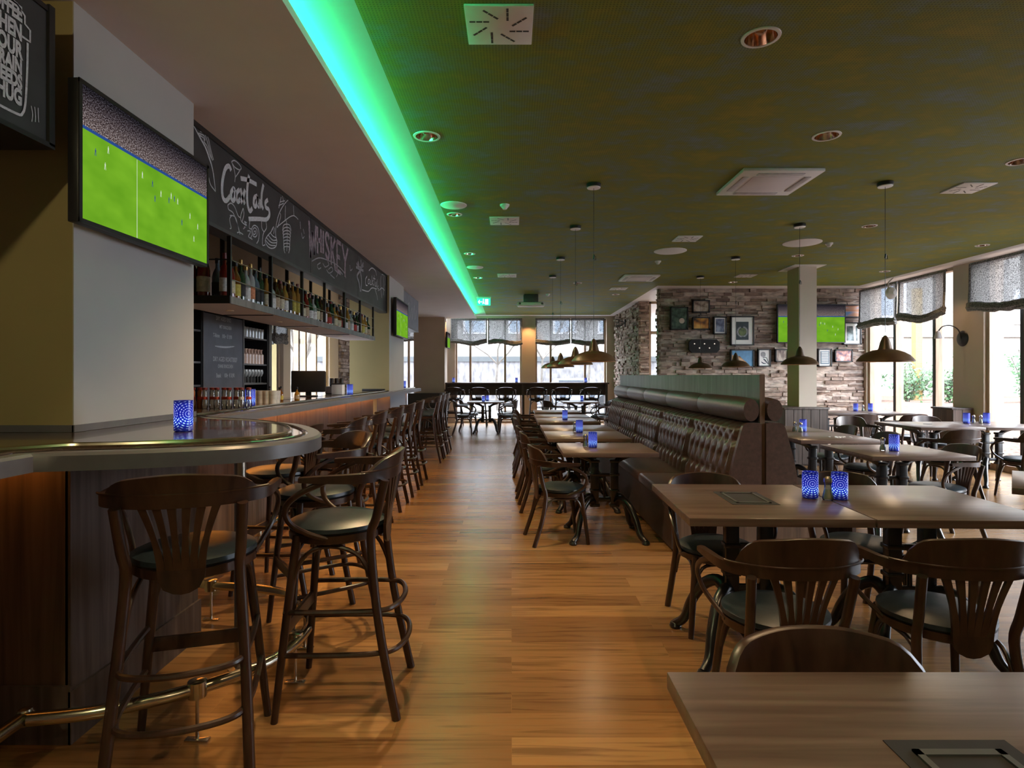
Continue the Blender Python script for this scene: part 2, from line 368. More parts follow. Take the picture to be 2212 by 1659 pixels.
struct('trim_2', MB().box(-3.8,-.99,-3,17.0,3.02,3.05).box(-1.02,-.99,-3,17.0,3.05,3.065), M['white'], 'lower white ceiling over the bar with a light cove edge')
struct('trim_3', MB().box(-1.5,-1.45,-3,17.0,3.05,H+.2), M['trimw'], 'upright back of the light cove')
# the walls
struct('wall_back', MB().box(-3.8,7.4,-3.1,-3,0,H+.2), M['beige'], 'beige wall behind the viewer')
struct('wall_left', MB().box(-3.9,-3.8,-3,17.9,0,8.2).box(-3.4,-3.3,3.4,8.1,0,3.02) if False else MB().box(-3.9,-3.8,-3,8.0,0,3.2).box(-3.4,-3.3,3.4,8.14,0,3.02).box(-3.4,-3.3,10.84,11.38,0,3.02).box(-3.4,-3.3,8.14,10.84,2.62,3.02).box(-3.4,-3.3,8.64,8.92,0,2.62).box(-3.4,-3.3,8.14,10.84,0,.3).box(-3.4,-3.3,12.3,17.9,0,3.02), M['tan'], 'tan plaster wall behind the bar')
def stones(b, u0, u1, z0, z1, put, rh=(.035,.085), rl=(.09,.36)):
    z = z0
    while z < z1-.01:
        h = min(R.uniform(*rh), z1-z); u = u0 - R.uniform(0,.2)
        while u < u1:
            l = R.uniform(*rl)*(1.2 if h < .08 else .9); a = max(u,u0); e = min(u+l,u1)
            if e-a > .02:
                if h > .085 and R.random() < .3:
                    hs = h*R.uniform(.4,.6); parts = [(z, z+hs), (z+hs, z+h)]
                else: parts = [(z, z+h)]
                for (p, q) in parts:
                    g = .003; d = R.uniform(.0,.055)
                    j = lambda: R.uniform(-.006,.006)
                    dd = [d+R.uniform(-.012,.012) for _ in range(4)]
                    vs = [put(a+g,0,p+g),put(e-g,0,p+g),put(e-g,0,q-g),put(a+g,0,q-g),
                          put(a+g+.004+j()*.3,dd[0],p+g+.004),put(e-g-.004+j()*.3,dd[1],p+g+.004),put(e-g-.004,dd[2],q-g-.004),put(a+g+.004,dd[3],q-g-.004)]
                    b.add(vs, [(0,3,2,1),(4,5,6,7),(0,1,5,4),(1,2,6,5),(2,3,7,6),(3,0,4,7)])
            u += l
        z += h
b = MB().box(2.98,7.15,12.04,12.25,0,H); stones(b, 2.95, 7.12, 0, H, lambda u,d,z: (u,12.05-d,z))
stones(b, 12.0, 12.25, 0, H, lambda u,d,z: (3.0-d,u,z))
struct('wall_stone', b, M['stone'], 'stacked split stone wall hung with pictures', ang=20)
b = MB().box(3.04,3.24,14.14,17.6,0,H); stones(b, 14.1, 17.6, 0, H, lambda u,d,z: (3.05-d,u,z)); stones(b, 3.0, 3.26, 0, H, lambda u,d,z: (u,14.15-d,z))
struct('wall_stone_pier', b, M['stone'], 'narrow stacked stone pier at the end of the room', ang=20)
b = MB().box(-3.36,-3.3,11.4,12.3,0,3.02); stones(b, 11.38, 12.3, .6, 3.0, lambda u,d,z: (-3.31+d,u,z))
struct('wall_stone_strip', b, M['stone'], 'strip of stacked stone beyond the bar', ang=20)
# far wall with openings
b = MB()
for (a, e) in ((-3.8,-3.45),(-2.72,-1.66),(.30,.71),(2.80,3.1)): b.box(a,e,17.6,17.9,0,H)
for (a, e) in ((-3.45,-2.72),(-1.66,.30),(.71,2.80)): b.box(a,e,17.6,17.9,3.08,H); b.box(a,e,17.6,17.9,0,.06)
struct('wall_far', b, M['tan'], 'tan end wall between the tall windows')
def win_y(name, x0, x1, y, z0, z1, posts, label, rails=(), m='frame', d=.07):
    root = struct(name, MB().box(x0,x0+.05,y-d/2,y+d/2,z0,z1).box(x1-.05,x1,y-d/2,y+d/2,z0,z1).box(x0,x1,y-d/2,y+d/2,z1-.05,z1).box(x0,x1,y-d/2,y+d/2,z0,z0+.06), M[m], label)
    for p in posts: obj('mullion', MB().box(p-.03,p+.03,y-d/2-.01,y+d/2,z0+.06,z1-.05), M[m], root)
    for r in rails: obj('crossbar', MB().box(x0+.05,x1-.05,y-.02,y+.02,r-.035,r+.035), M[m], root)
    obj('pane', MB().quad((x0+.05,y+.02,z0+.06),(x1-.05,y+.02,z0+.06),(x1-.05,y+.02,z1-.05),(x0+.05,y+.02,z1-.05)), M['glass'], root)
def win_x(name, x, y0, y1, z0, z1, posts, label, m='frame', d=.12, wd=.04):
    root = struct(name, MB().box(x-d/2,x+d/2,y0,y0+.06,z0,z1).box(x-d/2,x+d/2,y1-.06,y1,z0,z1).box(x-d/2,x+d/2,y0,y1,z1-.05,z1).box(x-d/2,x+d/2,y0,y1,z0,z0+.10), M[m], label)
    for p in posts:
        q = obj('mullion', MB().box(x-d/2-.02,x+d/2,p-wd,p+wd,z0+.1,z1-.05), M[m], root)
        obj('seal', MB().box(x-d/2-.025,x-d/2-.021,p-wd*.5,p+wd*.8,z0+.1,z1-.05), M['framed'], q)
    obj('pane', MB().quad((x+.03,y0+.06,z0+.1),(x+.03,y1-.06,z0+.1),(x+.03,y1-.06,z1-.05),(x+.03,y0+.06,z1-.05)), M['glass'], root)
win_y('window_1', -1.66, .30, 17.75, .06, 3.08, (-1.22,-.19), 'left tall window in the end wall')
win_y('window_2', .71, 2.80, 17.75, .06, 3.08, (1.16,2.18), 'right tall window in the end wall')
win_y('window_3', -3.45, -2.72, 17.75, .06, 3.08, (-3.05,), 'narrow window in the end wall beyond the bar')
win_y('window_4', 3.26, 7.1, 14.2, 0.0, H, (3.9,5.2), 'window seen through the slit beside the stone pier', rails=(2.42,))
win_x('window_5', 7.2, 9.6, 11.95, 0, H, (11.1,10.06), 'tall side window nearest the stone wall')
win_x('window_6', 7.2, 5.5, 8.98, 0, H, (8.32,7.0), 'second tall side window with a lowered blind')
win_x('window_7', 7.2, 2.6, 5.1, 0, H, (3.8,), 'third tall side window, outside the picture')
win_x('window_9', -3.38, 8.92, 10.84, .3, 2.62, (9.42,9.74,10.26), 'window behind the bar showing pale trees', d=.06, wd=.035)
win_x('window_10', -3.38, 8.14, 8.64, .3, 2.62, (), 'narrow window behind the bar with a half blind', d=.06)
struct('wall_right', MB().box(7.1,7.4,9.2,9.6,0,H).box(7.1,7.4,8.98,9.2,0,H).box(7.1,7.4,11.95,12.25,0,H).box(7.1,7.4,5.1,5.5,0,H).box(7.1,7.4,-3,2.6,0,H), M['tan'], 'beige piers between the side windows')
struct('trim_4', MB().box(4.46,4.96,9.40,10.0,H-.012,H-.001), M['trimw'], 'white ceiling collar round the square column')
# columns
struct('wall_pillar_near', MB().box(-3.3,-1.9,2.585,3.56,0,3.02), M['olivelit'], 'pillar at the near end of the bar, olive light coloured into its front face')
struct('wall_pillar_near_side', MB().box(-1.9,-1.895,2.585,3.56,1.16,3.02), M['tint'], 'pale side face of the near pillar')
struct('wall_pillar_middle', MB().box(-2.62,-1.98,9.66,10.95,0,3.02), M['olivelit'], 'pillar at the far end of the bottle shelf, olive light coloured into its front')
struct('wall_pillar_middle_side', MB().box(-1.98,-1.975,9.66,10.95,1.0,3.02), M['tint'], 'pale side face of the middle pillar')
struct('wall_pillar_far', MB().box(-2.72,-1.86,16.6,17.25,0,3.02), M['tan'], 'tan pillar at the end of the room')
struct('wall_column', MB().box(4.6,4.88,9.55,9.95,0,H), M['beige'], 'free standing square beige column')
struct('wall_column_side', MB().box(4.596,4.6,9.55,9.95,0,H), M['olivelit'], 'side of the square column with olive light in its colour')
struct('baseboard_pillar', MB().box(-2.6,-1.889,2.574,2.585,1.155,1.185).box(-1.895,-1.884,2.574,3.57,1.155,1.185), M['baredge'], 'dark skirting where the near pillar meets the bar top')

# low panelled boxes
def low_box(x0,x1,y0,y1,h,label,m='barwood'):
    t = thing('panelled_low_wall', label, 'low wall', ((x0+x1)/2,(y0+y1)/2,0))
    X = (x1-x0)/2; Y = (y1-y0)/2
    b = MB().box(-X+.02,X-.02,-Y+.02,Y-.02,0,h-.03)
    n = int((x1-x0)/.12)
    for i in range(n): b.box(-X+.02+i*(2*X-.04)/n+.004, -X+.02+(i+1)*(2*X-.04)/n-.004, -Y+.008,-Y+.02, .02,h-.03)
    obj('body', b, M[m], t); obj('cap', MB().rbox(-X,X,-Y,Y,h-.03,h,.004), M['barwood'], t)
low_box(4.22,4.93,9.25,10.05,.90,'grey panelled low wall boxed round the foot of the square column')
low_box(6.75,7.08,9.15,9.62,.90,'brown low wall box under the wall lamp between the side windows','barwoodw')
t = thing('bar_end_panel', 'dark half height panel with pale grey end in front of the far pillar', 'panel', (-2.3,16.3,0))
obj('body', MB().box(-.5,.36,-.2,.2,0,.92), M['black'], t); obj('end_face', MB().box(.36,.44,-.2,.28,0,.93), M['baredge'], t)

# ------------------------------------------------------------------ bar
bulge = spl([(-1.59,1.985),(-1.266,2.07),(-1.0,2.20),(-.875,2.36),(-.835,2.56),(-.895,2.80),(-1.06,3.10),(-1.226,3.29),(-1.45,3.45),(-1.68,3.58),(-1.87,3.80)], 6)
outer = [(-1.576,.7)] + [(p.x,p.y) for p in bulge] + [(-1.87,12.35)]
def offset(path, d):
    out = []
    for i, p in enumerate(path):
        a = Vector(path[max(i-1,0)]); c = Vector(path[min(i+1,len(path)-1)]); tg = (c-a).normalized()
        nrm = Vector((-tg.y, tg.x)); q = Vector(p) + nrm*d; out.append((q.x, q.y))
    return out
tail = [(-2.5,12.35),(-2.5,3.575),(-1.87,3.575),(-1.87,2.57),(-2.55,2.57),(-2.55,.7)]
t = thing('bar_counter', 'long dark lacquered bar top with rounded peninsula end and stepped edge', 'bar counter')
obj('worktop', MB().prism(offset(outer,.045) + [(-2.5,12.35),(-2.5,10.97),(-1.985,10.97),(-1.985,9.64),(-2.5,9.64),(-2.5,3.575),(-1.9,3.575),(-1.9,2.57),(-2.55,2.57),(-2.55,.7)], 1.10, 1.138), M['bartop'], t)
b = MB(); o1 = outer; o2 = offset(outer,.06); n = len(o1); prof = []
for i in range(n):
    for (q, z) in ((o1[i],1.078),(o1[i],1.130),(offset(outer,.012)[i] if False else (o1[i][0]*.85+o2[i][0]*.15, o1[i][1]*.85+o2[i][1]*.15),1.140),(o2[i],1.140),(o2[i],1.078)): b.v.append((q[0],q[1],z))
for i in range(n-1):
    for k in range(5):
        l = (k+1) % 5; b.f.append((i*5+k, i*5+l, (i+1)*5+l, (i+1)*5+k))
b.f.append((0,1,2,3,4)); b.f.append(tuple((n-1)*5+k for k in (4,3,2,1,0)))
obj('edging', b, M['baredge'], t)
o3 = offset(outer,.135)
obj('raised_inlay', MB().prism(o3 + [(-2.5,12.35),(-2.5,10.97),(-1.985,10.97),(-1.985,9.64),(-2.5,9.64),(-2.5,3.575),(-1.9,3.575),(-1.9,2.57),(-2.55,2.57),(-2.55,.7)], 1.138, 1.154), M['bartop'], t)
obj('bead', MB().tube([(x,y,1.150) for x,y in o3], .011, 8), M['brass'], t)
obj('bead', MB().tube([(x,y,1.140) for x,y in offset(outer,.075)], .007, 6), M['bartop'], t)
t = thing('bar_cabinet', 'dark wood clad bar base under the rounded peninsula', 'bar base')
obj('front_panel', MB().box(-2.6,-1.69,2.275,2.30,.0,1.078), M['barwoodw'], t)
obj('side_panel', MB().box(-1.70,-1.68,2.275,3.2,.0,1.078), M['barwood'], t)
obj('plinth', MB().box(-2.6,-1.672,2.262,2.275,0,.22).box(-1.68,-1.668,2.262,3.21,0,.20), M['barwood'], t)
obj('back_panel', MB().box(-2.15,-1.69,3.18,3.2,0,1.078), M['barwood'], t)
obj('inner_panel', MB().box(-2.6,-2.5,.7,2.28,0,1.078), M['barwoodw'], t)
t = thing('panelled_bar_base', 'long wood panelled bar front behind the row of stools', 'bar base')
for i in range(12):
    y0 = 3.2+i*.76
    if 9.65 > y0+.757 or y0 > 10.9: obj('panel', MB().box(-2.17,-2.15,y0+.003,min(y0+.757,12.3),0.0,1.078), M['barwoodw'] if i % 4 in (1,) else M['barwood'], t)
obj('plinth', MB().box(-2.15,-2.135,3.2,9.6,0,.12).box(-2.15,-2.135,11,12.3,0,.12), M['barwood'], t)
obj('end_panel', MB().box(-2.45,-2.15,12.28,12.3,0,1.078), M['barwood'], t)
obj('pier_cladding', MB().box(-1.978,-1.955,9.62,11.0,0,1.078).box(-2.17,-1.978,9.62,9.64,0,1.078), M['baredge'], t)
# back side and bracket of the far bar end
# steel pole
t = thing('steel_pole', 'upright polished steel pole carrying the rounded bar end', 'pole', (-1.30,2.86,0))
obj('shaft', MB().tube([(0,0,.01),(0,0,1.078)], .026, 20), M['steel'], t); obj('base_ring', MB().lathe([(.055,0),(.055,.008),(.03,.014),(.026,.03)], 20), M['steel'], t)
# foot rail
rp = [(-1.71,1.2,.2),(-1.71,2.08,.2),(-1.47,2.135,.2),(-1.214,2.283,.2),(-1.01,2.51,.2),(-.965,2.80,.2),(-1.02,3.0,.2),(-1.19,3.25,.2),(-1.42,3.36,.2),(-1.78,3.44,.2),(-1.92,3.6,.2),(-1.95,3.9,.2),(-1.95,12.2,.2)]
t = thing('foot_rail', 'polished brass foot rail curving round the foot of the bar', 'foot rail')
obj('rail', MB().tube([rp[0],rp[1]] + spl(rp[1:12], 6)[1:] + [rp[12]], .024, 12), M['brass'], t)
for (x,y) in ((-1.71,1.85),(-1.205,2.29),(-.985,2.72),(-1.06,3.06),(-1.72,3.42),(-1.95,4.6),(-1.95,5.9),(-1.95,7.2),(-1.95,8.5),(-1.95,9.8),(-1.95,11.1)):
    p = obj('post', MB().tube([(x,y,.008),(x,y,.19)], .0065, 8).rbox(x-.045,x+.045,y-.014,y+.014,0,.009,.002), M['steel'], t)
    obj('collar', MB().lathe([(.022,-.035),(.034,-.03),(.036,0),(.034,.03),(.022,.035)], 14, (x,y,.2)), M['brass'], t)
obj('elbow', MB().lathe([(.0,-.033),(.02,-.028),(.033,0),(.02,.028),(0,.033)], 14, (-1.71,2.1,.2)), M['brass'], t)

# ---- chalk strokes: artwork points are measured on the sign face
def ribbon(b, pts, wdt, face, smooth=True, taper=False):
    P = [Vector((p[0],p[1],0)) for p in pts]
    if smooth and len(P) > 2: P = spl([(p.x,p.y,0) for p in P], 5)
    n = len(P); o = len(b.v)
    for i in range(n):
        tg = P[min(i+1,n-1)] - P[max(i-1,0)]
        if tg.length < 1e-6: tg = Vector((1,0,0))
        tg.normalize(); nr = Vector((-tg.y, tg.x, 0)); ww = wdt*.5*(1 if not taper else (.25+.75*math.sin(PI*(i+.5)/n)))
        for sgn in (1,-1): b.v.append(face(P[i].x+nr.x*ww*sgn, P[i].y+nr.y*ww*sgn))
    for i in range(n-1): b.f.append((o+2*i,o+2*i+1,o+2*i+3,o+2*i+2))
def px_to_face(X, x, y):
    Y = -X*F/(1105-x); return (Y, 1.4+(811-y)*Y/F)
def strokes(X, lst, wdt, org, sc, taper=False):
    b = MB()
    for s in lst:
        ribbon(b, [px_to_face(X, org[0]+p[0]/sc, org[1]+p[1]/sc) for p in s], wdt, lambda u,v: (X+.002,u,v), taper=taper)
    return b
XH = -2.02
t = thing('chalkboard_header', 'long black chalkboard fascia lettered Cocktails and Whiskey above the bottle shelf', 'sign')
obj('board', MB().box(XH-.10,XH,3.57,9.64,2.43,3.02), M['chalkb'], t)
obj('lower_rail', MB().box(XH-.12,XH+.006,3.57,9.66,2.405,2.43), M['darkgrey'], t)
b = MB()
for y in (6.0,7.85): b.box(XH,XH+.0015,y-.003,y+.003,2.43,3.02)
b.box(XH,XH+.012,3.57,9.64,2.985,3.02).box(XH,XH+.012,9.60,9.65,2.41,3.02)
obj('edging', b, M['black'], t)
org = (400,240); sc = 3.770
ck = [[(372,485),(355,448),(325,470),(303,560),(298,650),(310,715),(335,728),(365,690)],
 [(392,628),(372,665),(376,715),(392,728),(405,690),(400,640),(388,630)],
 [(440,640),(418,665),(416,715),(430,738),(446,715)],
 [(448,628),(462,690),(484,758)],[(486,640),(468,700),(450,745)],
 [(450,548),(510,562),(580,598)],[(518,522),(506,600),(502,690),(508,770),(525,815),(545,790)],
 [(585,690),(562,705),(556,755),(570,778),(584,740),(588,695),(592,770),(602,775)],
 [(610,720),(608,760),(618,785)],[(636,598),(622,670),(620,750),(634,800)],
 [(672,722),(652,745),(656,785),(678,800),(684,845),(660,882),(600,878),(515,878)]]
obj('cocktails_lettering', strokes(XH, ck, .034, org, sc), M['chalk'], t)
th = [[(375,412),(398,402),(430,425),(455,462),(440,478),(400,455),(375,412)],[(375,412),(392,460),(405,520),(402,578)],[(455,462),(430,505),(405,540)],
 [(120,165),(160,180),(185,220),(205,310),(228,398)],[(105,180),(150,200),(160,240)],[(110,195),(148,220),(152,255)],[(160,190),(190,290),(215,390)],[(150,250),(178,290),(200,360),(222,402)],[(190,540),(205,600),(245,655)],
 [(345,765),(372,750),(402,782),(428,850),(448,868)],[(345,765),(352,800),(385,825),(405,870),(430,940),(440,985)],[(362,850),(378,850)],[(378,850),(360,880),(372,950),(362,955)],[(378,850),(410,870),(436,975)],[(470,790),(450,855),(458,900),(500,935)],[(470,790),(476,840),(462,900)],
 [(440,985),(420,990)],[(440,985),(445,1005)],[(440,985),(470,1005)],[(500,935),(470,960)],[(500,910),(480,900),(500,935),(478,945)],
 [(512,1020),(530,980),(505,975)],[(530,1035),(545,1045)],[(512,1020),(530,1035),(540,1010)],
 [(560,985),(568,975),(572,990),(562,1005),(550,995),(550,965),(565,950),(582,970),(582,1010),(565,1025),(545,1005),(540,960),(560,930),(590,950),(600,1000),(595,1050),(580,1078)],
 [(525,890),(520,950),(540,960)],[(620,885),(622,950),(640,985)],[(655,895),(660,950),(640,985)],[(640,985),(630,1020),(628,1090),(650,1088)],
 [(720,940),(700,980),(665,1020),(650,1060),(670,1100),(700,1118),(735,1105),(745,1060),(735,1010),(735,960)],[(650,1050),(690,1090),(735,1095)],[(660,1030),(700,1070),(745,1072)],[(675,1010),(710,1050),(742,1050)],[(690,990),(715,1020),(738,1030)],[(700,975),(715,945)],[(718,1000),(726,950)],
 [(735,965),(745,900),(765,830),(800,765),(840,720)],[(750,950),(775,860),(770,830)],[(780,700),(760,790)],[(790,690),(800,740)],[(770,740),(810,730)],[(760,770),(800,750)],
 [(745,945),(800,900),(850,862),(880,852),(900,862),(918,882)],[(815,770),(812,900)],[(880,770),(884,850)],[(822,890),(830,1010),(825,1140)],
 [(935,900),(938,960)],[(945,990),(955,1035),(968,1020)],[(960,960),(968,1000)]]
for k in range(8):
    y = 920+k*26; th.append([(825,y),(800-k*0,y+10),(790+k*3,y+55)]); th.append([(825,y),(850,y+10),(862-k*3,y+55)])
obj('chalk_drawings', strokes(XH, th, .0085, org, sc), M['chalk'], t)
obj('chalk_arrow', strokes(XH, [[(65,115),(110,200),(160,290),(190,370),(222,480),(245,650)]], .018, org, sc, True), M['chalk'], t)
# WHISKEY, condensed capitals following an arched baseline
LET = {'W':[[(0,0),(.25,1)],[(.25,1),(.5,.25)],[(.5,.25),(.75,1)],[(.75,1),(1,0)]],'H':[[(.1,0),(.1,1)],[(.9,0),(.9,1)],[(.1,.5),(.9,.5)]],'I':[[(.5,0),(.5,1)]],
 'S':[[(.9,.15),(.5,.0),(.1,.2),(.4,.48),(.85,.7),(.6,1),(.1,.88)]],'K':[[(.1,0),(.1,1)],[(.9,0),(.15,.5)],[(.3,.42),(.95,1)]],
 'E':[[(.1,0),(.1,1)],[(.1,.02),(.9,.02)],[(.1,.5),(.75,.5)],[(.1,.98),(.9,.98)]],'Y':[[(0,0),(.5,.5)],[(1,0),(.5,.5)],[(.5,.5),(.5,1)]]}
wk = []
xs = [0,.20,.335,.40,.545,.69,.83,1.0]
for i, ch in enumerate('WHISKEY'):
    for s in LET[ch]:
        q = []
        for (u, v) in s:
            a = xs[i]+.012; e = xs[i+1]-.012; g = a+(e-a)*u
            x = 1003+325*g; yt = 890+232*g
            yb = 1215-70*math.sin(PI*min(g,.62)/.62)*.9 + (max(0,g-.35)*240)
            q.append((x, yt+(yb-yt)*v))
        wk.append(q)
b = MB()
for s in wk: ribbon(b, [px_to_face(XH, org[0]+p[0]/sc, org[1]+p[1]/sc) for p in s], .052, lambda u,v: (XH+.002,u,v), smooth=len(s) > 3)
obj('whiskey_lettering', b, M['mauve'], t)
sw = [[(1030,1222),(1090,1195),(1160,1215),(1230,1250),(1290,1310),(1308,1362)],[(1100,1235),(1075,1255),(1085,1285),(1105,1275)],[(1120,1240),(1140,1270),(1170,1250),(1160,1230)],[(1150,1290),(1170,1320),(1200,1300),(1190,1270),(1165,1290)],[(1180,1330),(1215,1362)],[(1215,1290),(1240,1320),(1230,1350)],[(1340,1255),(1345,1298),(1360,1285)],[(1260,1300),(1280,1330)]]
obj('whiskey_flourish', strokes(XH, sw, .012, org, sc), M['chalkf'], t)
cc = [[(1480,1345),(1468,1370),(1470,1415),(1484,1420)],[(1492,1370),(1488,1400),(1498,1405),(1500,1375),(1492,1370)],[(1510,1375),(1506,1410),(1516,1412)],[(1520,1340),(1520,1415)],[(1530,1375),(1522,1395),(1533,1420)],[(1538,1335),(1538,1425)],[(1530,1360),(1548,1368)],[(1550,1390),(1546,1420),(1555,1425),(1556,1390)],[(1562,1370),(1560,1440)],[(1572,1420),(1566,1440),(1575,1450),(1570,1465)],
 [(1440,1455),(1490,1468),(1520,1440),(1560,1450)],[(1495,1300),(1520,1278),(1548,1300),(1558,1340)],[(1545,1450),(1560,1500),(1565,1540)],[(1595,1340),(1590,1400),(1600,1520)],[(1612,1345),(1618,1420),(1612,1500)],[(1600,1330),(1625,1345),(1630,1420)],[(1580,1460),(1600,1440),(1622,1460)]]
obj('small_cocktails_lettering', strokes(XH, cc, .014, org, sc), M['chalk'], t)
ff = [[(1425,1300),(1400,1340),(1415,1400),(1425,1470)],[(1425,1300),(1435,1380),(1430,1470)],[(1395,1240),(1420,1275),(1450,1260)],[(1405,1225),(1415,1260)],[(1430,1210),(1432,1260)],[(1450,1235),(1435,1270)],[(1390,1270),(1450,1300)]]
obj('chalk_bouquet', strokes(XH, ff, .034, org, sc), M['chalkf'], t)
# second header far
t = thing('chalkboard_header', 'grey chalkboard fascia beyond the middle pillar', 'sign')
obj('board', MB().box(-2.10,-2.02,11.2,12.95,2.36,3.0), M['chalkm'], t)
obj('chalk_drawings', strokes(-2.02, [[(878,668),(884,655),(884,690),(890,665),(890,690),(895,660),(896,690),(900,670)]], .03, (0,0), 1), M['chalkf'], t)
obj('lower_rail', MB().box(-2.16,-2.015,11.2,12.95,2.33,2.36), M['black'], t)

# ---- coffee sign, upper left
def text_mb(s, size, face, off=.0, ox=0, oy=0, align='LEFT', sx=1.0, spacing=1.0):
    cu = bpy.data.curves.new('txt', 'FONT'); cu.body = s; cu.size = size; cu.offset = off; cu.align_x = align; cu.space_character = spacing; cu.resolution_u = 3
    o = bpy.data.objects.new('txt', cu); COL.objects.link(o); dg = bpy.context.evaluated_depsgraph_get()
    me = bpy.data.meshes.new_from_object(o.evaluated_get(dg)); b = MB()
    b.add([face(v.co.x*sx+ox, v.co.y+oy) for v in me.vertices], [tuple(p.vertices) for p in me.polygons])
    bpy.data.objects.remove(o); bpy.data.curves.remove(cu); bpy.data.meshes.remove(me); return b
XS = -1.865
t = thing('coffee_chalk_sign', 'black box chalkboard reading COFFEE WHEN YOUR BRAIN NEEDS A HUG', 'sign')
obj('box', MB().box(-2.5,XS,1.0,2.42,2.335,2.88), M['chalkb'], t)
obj('frame', MB().box(XS,XS+.012,2.395,2.425,2.325,2.89).box(-2.5,XS+.012,1.0,2.425,2.315,2.335).box(XS,XS+.008,1.0,2.395,2.86,2.88), M['black'], t)
b = MB()
for (s, z, h) in (('COFFEE',2.745,.056),('WHEN',2.672,.060),('YOUR',2.603,.060),('BRAIN',2.545,.052),('NEEDS',2.487,.052),('A HUG',2.425,.060)):
    q = text_mb(s, h*1.38, lambda u,v: (XS+.003,u,v), .004, 2.272, z, 'RIGHT', .62)
    b.add(q.v, q.f)
obj('lettering', b, M['chalk'], t)
b = MB(); fc = lambda u,v: (XS+.003,u,v)
ribbon(b, [(2.298,2.68),(2.296,2.58),(2.288,2.45),(2.275,2.40),(2.245,2.385),(2.1,2.385),(1.99,2.39)], .010, fc)
ribbon(b, [(1.95,2.80),(2.25,2.80),(2.285,2.775),(2.285,2.745),(2.31,2.735),(2.31,2.69),(2.272,2.69)], .009, fc, smooth=False)
ribbon(b, [(1.99,2.39),(1.965,2.45),(1.95,2.68)], .010, fc)
for k in range(3): ribbon(b, [(2.315+k*.017,2.445+k*.004),(2.322+k*.014,2.415),(2.318+k*.017,2.385+k*.006)], .0035, fc)
obj('cup_outline', b, M['chalk'], t)

# ---- hanging bottle shelf
SX = -2.02
t = thing('hanging_bottle_shelf', 'long hanging bottle shelf with black uprights and thin rails over the bar', 'shelf')
obj('deck', MB().box(SX-.45,SX-.012,4.3,8.84,1.925,1.962), M['barwood'], t)
obj('fascia', MB().box(SX-.012,SX,4.3,8.85,1.918,1.972), M['partition'], t)
obj('end_fascia', MB().box(SX-.45,SX-.001,4.285,4.3,1.918,1.975), M['black'], t)
obj('underside', MB().box(SX-.45,SX-.012,4.3,8.84,1.918,1.925), M['white'], t)
for y in (5.1,6.3,7.5): obj('underside_joint', MB().box(SX-.44,SX-.02,y,y+.02,1.912,1.918), M['black'], t)
PY = [4.31,5.05,5.80,6.50,7.27,8.02,8.78]
for i, y in enumerate(PY):
    wv = .045 if i == 4 else .022
    obj('upright', MB().box(SX-.03,SX-.003,y-wv/2,y+wv/2,1.96,2.43), M['black'], t)
    obj('upright', MB().box(SX-.44,SX-.41,y-.012,y+.012,1.96,3.02 if i == 0 else 2.6), M['black'], t)
for z in (2.095,2.235): obj('rail', MB().tube([(SX-.008,4.31,z),(SX-.008,8.78,z)], .004, 6), M['steel'], t)
for z in (2.235,): obj('rail', MB().box(SX-.44,SX,4.295,4.305,z-.004,z+.004), M['black'], t)
for y in (4.75,5.75,6.6,7.8): obj('spotlight', MB().lathe([(.03,-.004),(.03,.002)], 14, (SX-.22,y,1.916)), M['shadein'], t)

def bottle_parts(kind):
    # returns profiles body, cap; height
    if kind == 0: body = [(.0,0),(.034,0),(.037,.01),(.037,.17),(.030,.20),(.014,.235),(.013,.275)]; cap = [(.015,.268),(.016,.27),(.016,.305),(.0,.307)]; lab = (.0378,.04,.13)
    elif kind == 1: body = [(0,0),(.038,0),(.042,.01),(.042,.13),(.036,.165),(.014,.20),(.013,.25)]; cap = [(.017,.243),(.018,.246),(.018,.285),(0,.287)]; lab = (.0428,.03,.11)
    elif kind == 2: body = [(0,0),(.033,0),(.035,.01),(.035,.19),(.028,.23),(.013,.25),(.012,.30)]; cap = [(.014,.292),(.015,.295),(.015,.335),(0,.337)]; lab = (.0358,.05,.15)
    else: body = [(0,0),(.045,0),(.048,.012),(.05,.11),(.04,.15),(.016,.18),(.015,.225)]; cap = [(.02,.217),(.021,.22),(.021,.262),(0,.264)]; lab = (.0505,.03,.10)
    return body, cap, lab
GL = {}
for nm, c in {'dark green':(.012,.045,.018),'amber':(.16,.055,.008),'brown':(.05,.018,.006),'red':(.14,.006,.006),'clear':(.33,.36,.36),'black':(.008,.008,.01),'golden':(.30,.16,.03),'blue grey':(.09,.13,.17)}.items():
    GL[nm] = simple(nm.replace(' ','_')+'_bottle_glass', c, .08, 0, .7, .3, noise=.1)
LB = {}
for nm, c in {'cream':(.55,.50,.36),'white':(.62,.62,.62),'black':(.02,.02,.02),'yellow':(.50,.42,.08),'orange':(.62,.25,.12),'red':(.35,.03,.02),'beige':(.42,.33,.22)}.items():
    LB[nm] = simple(nm+'_paper_label', c, .7, noise=.25, nscale=(55,55,55))
CP = {'black':M['black'],'red':simple('red_cap',(.15,.02,.02),.4),'gold':simple('gold_cap',(.45,.3,.1),.35,.8)}
BM = {}
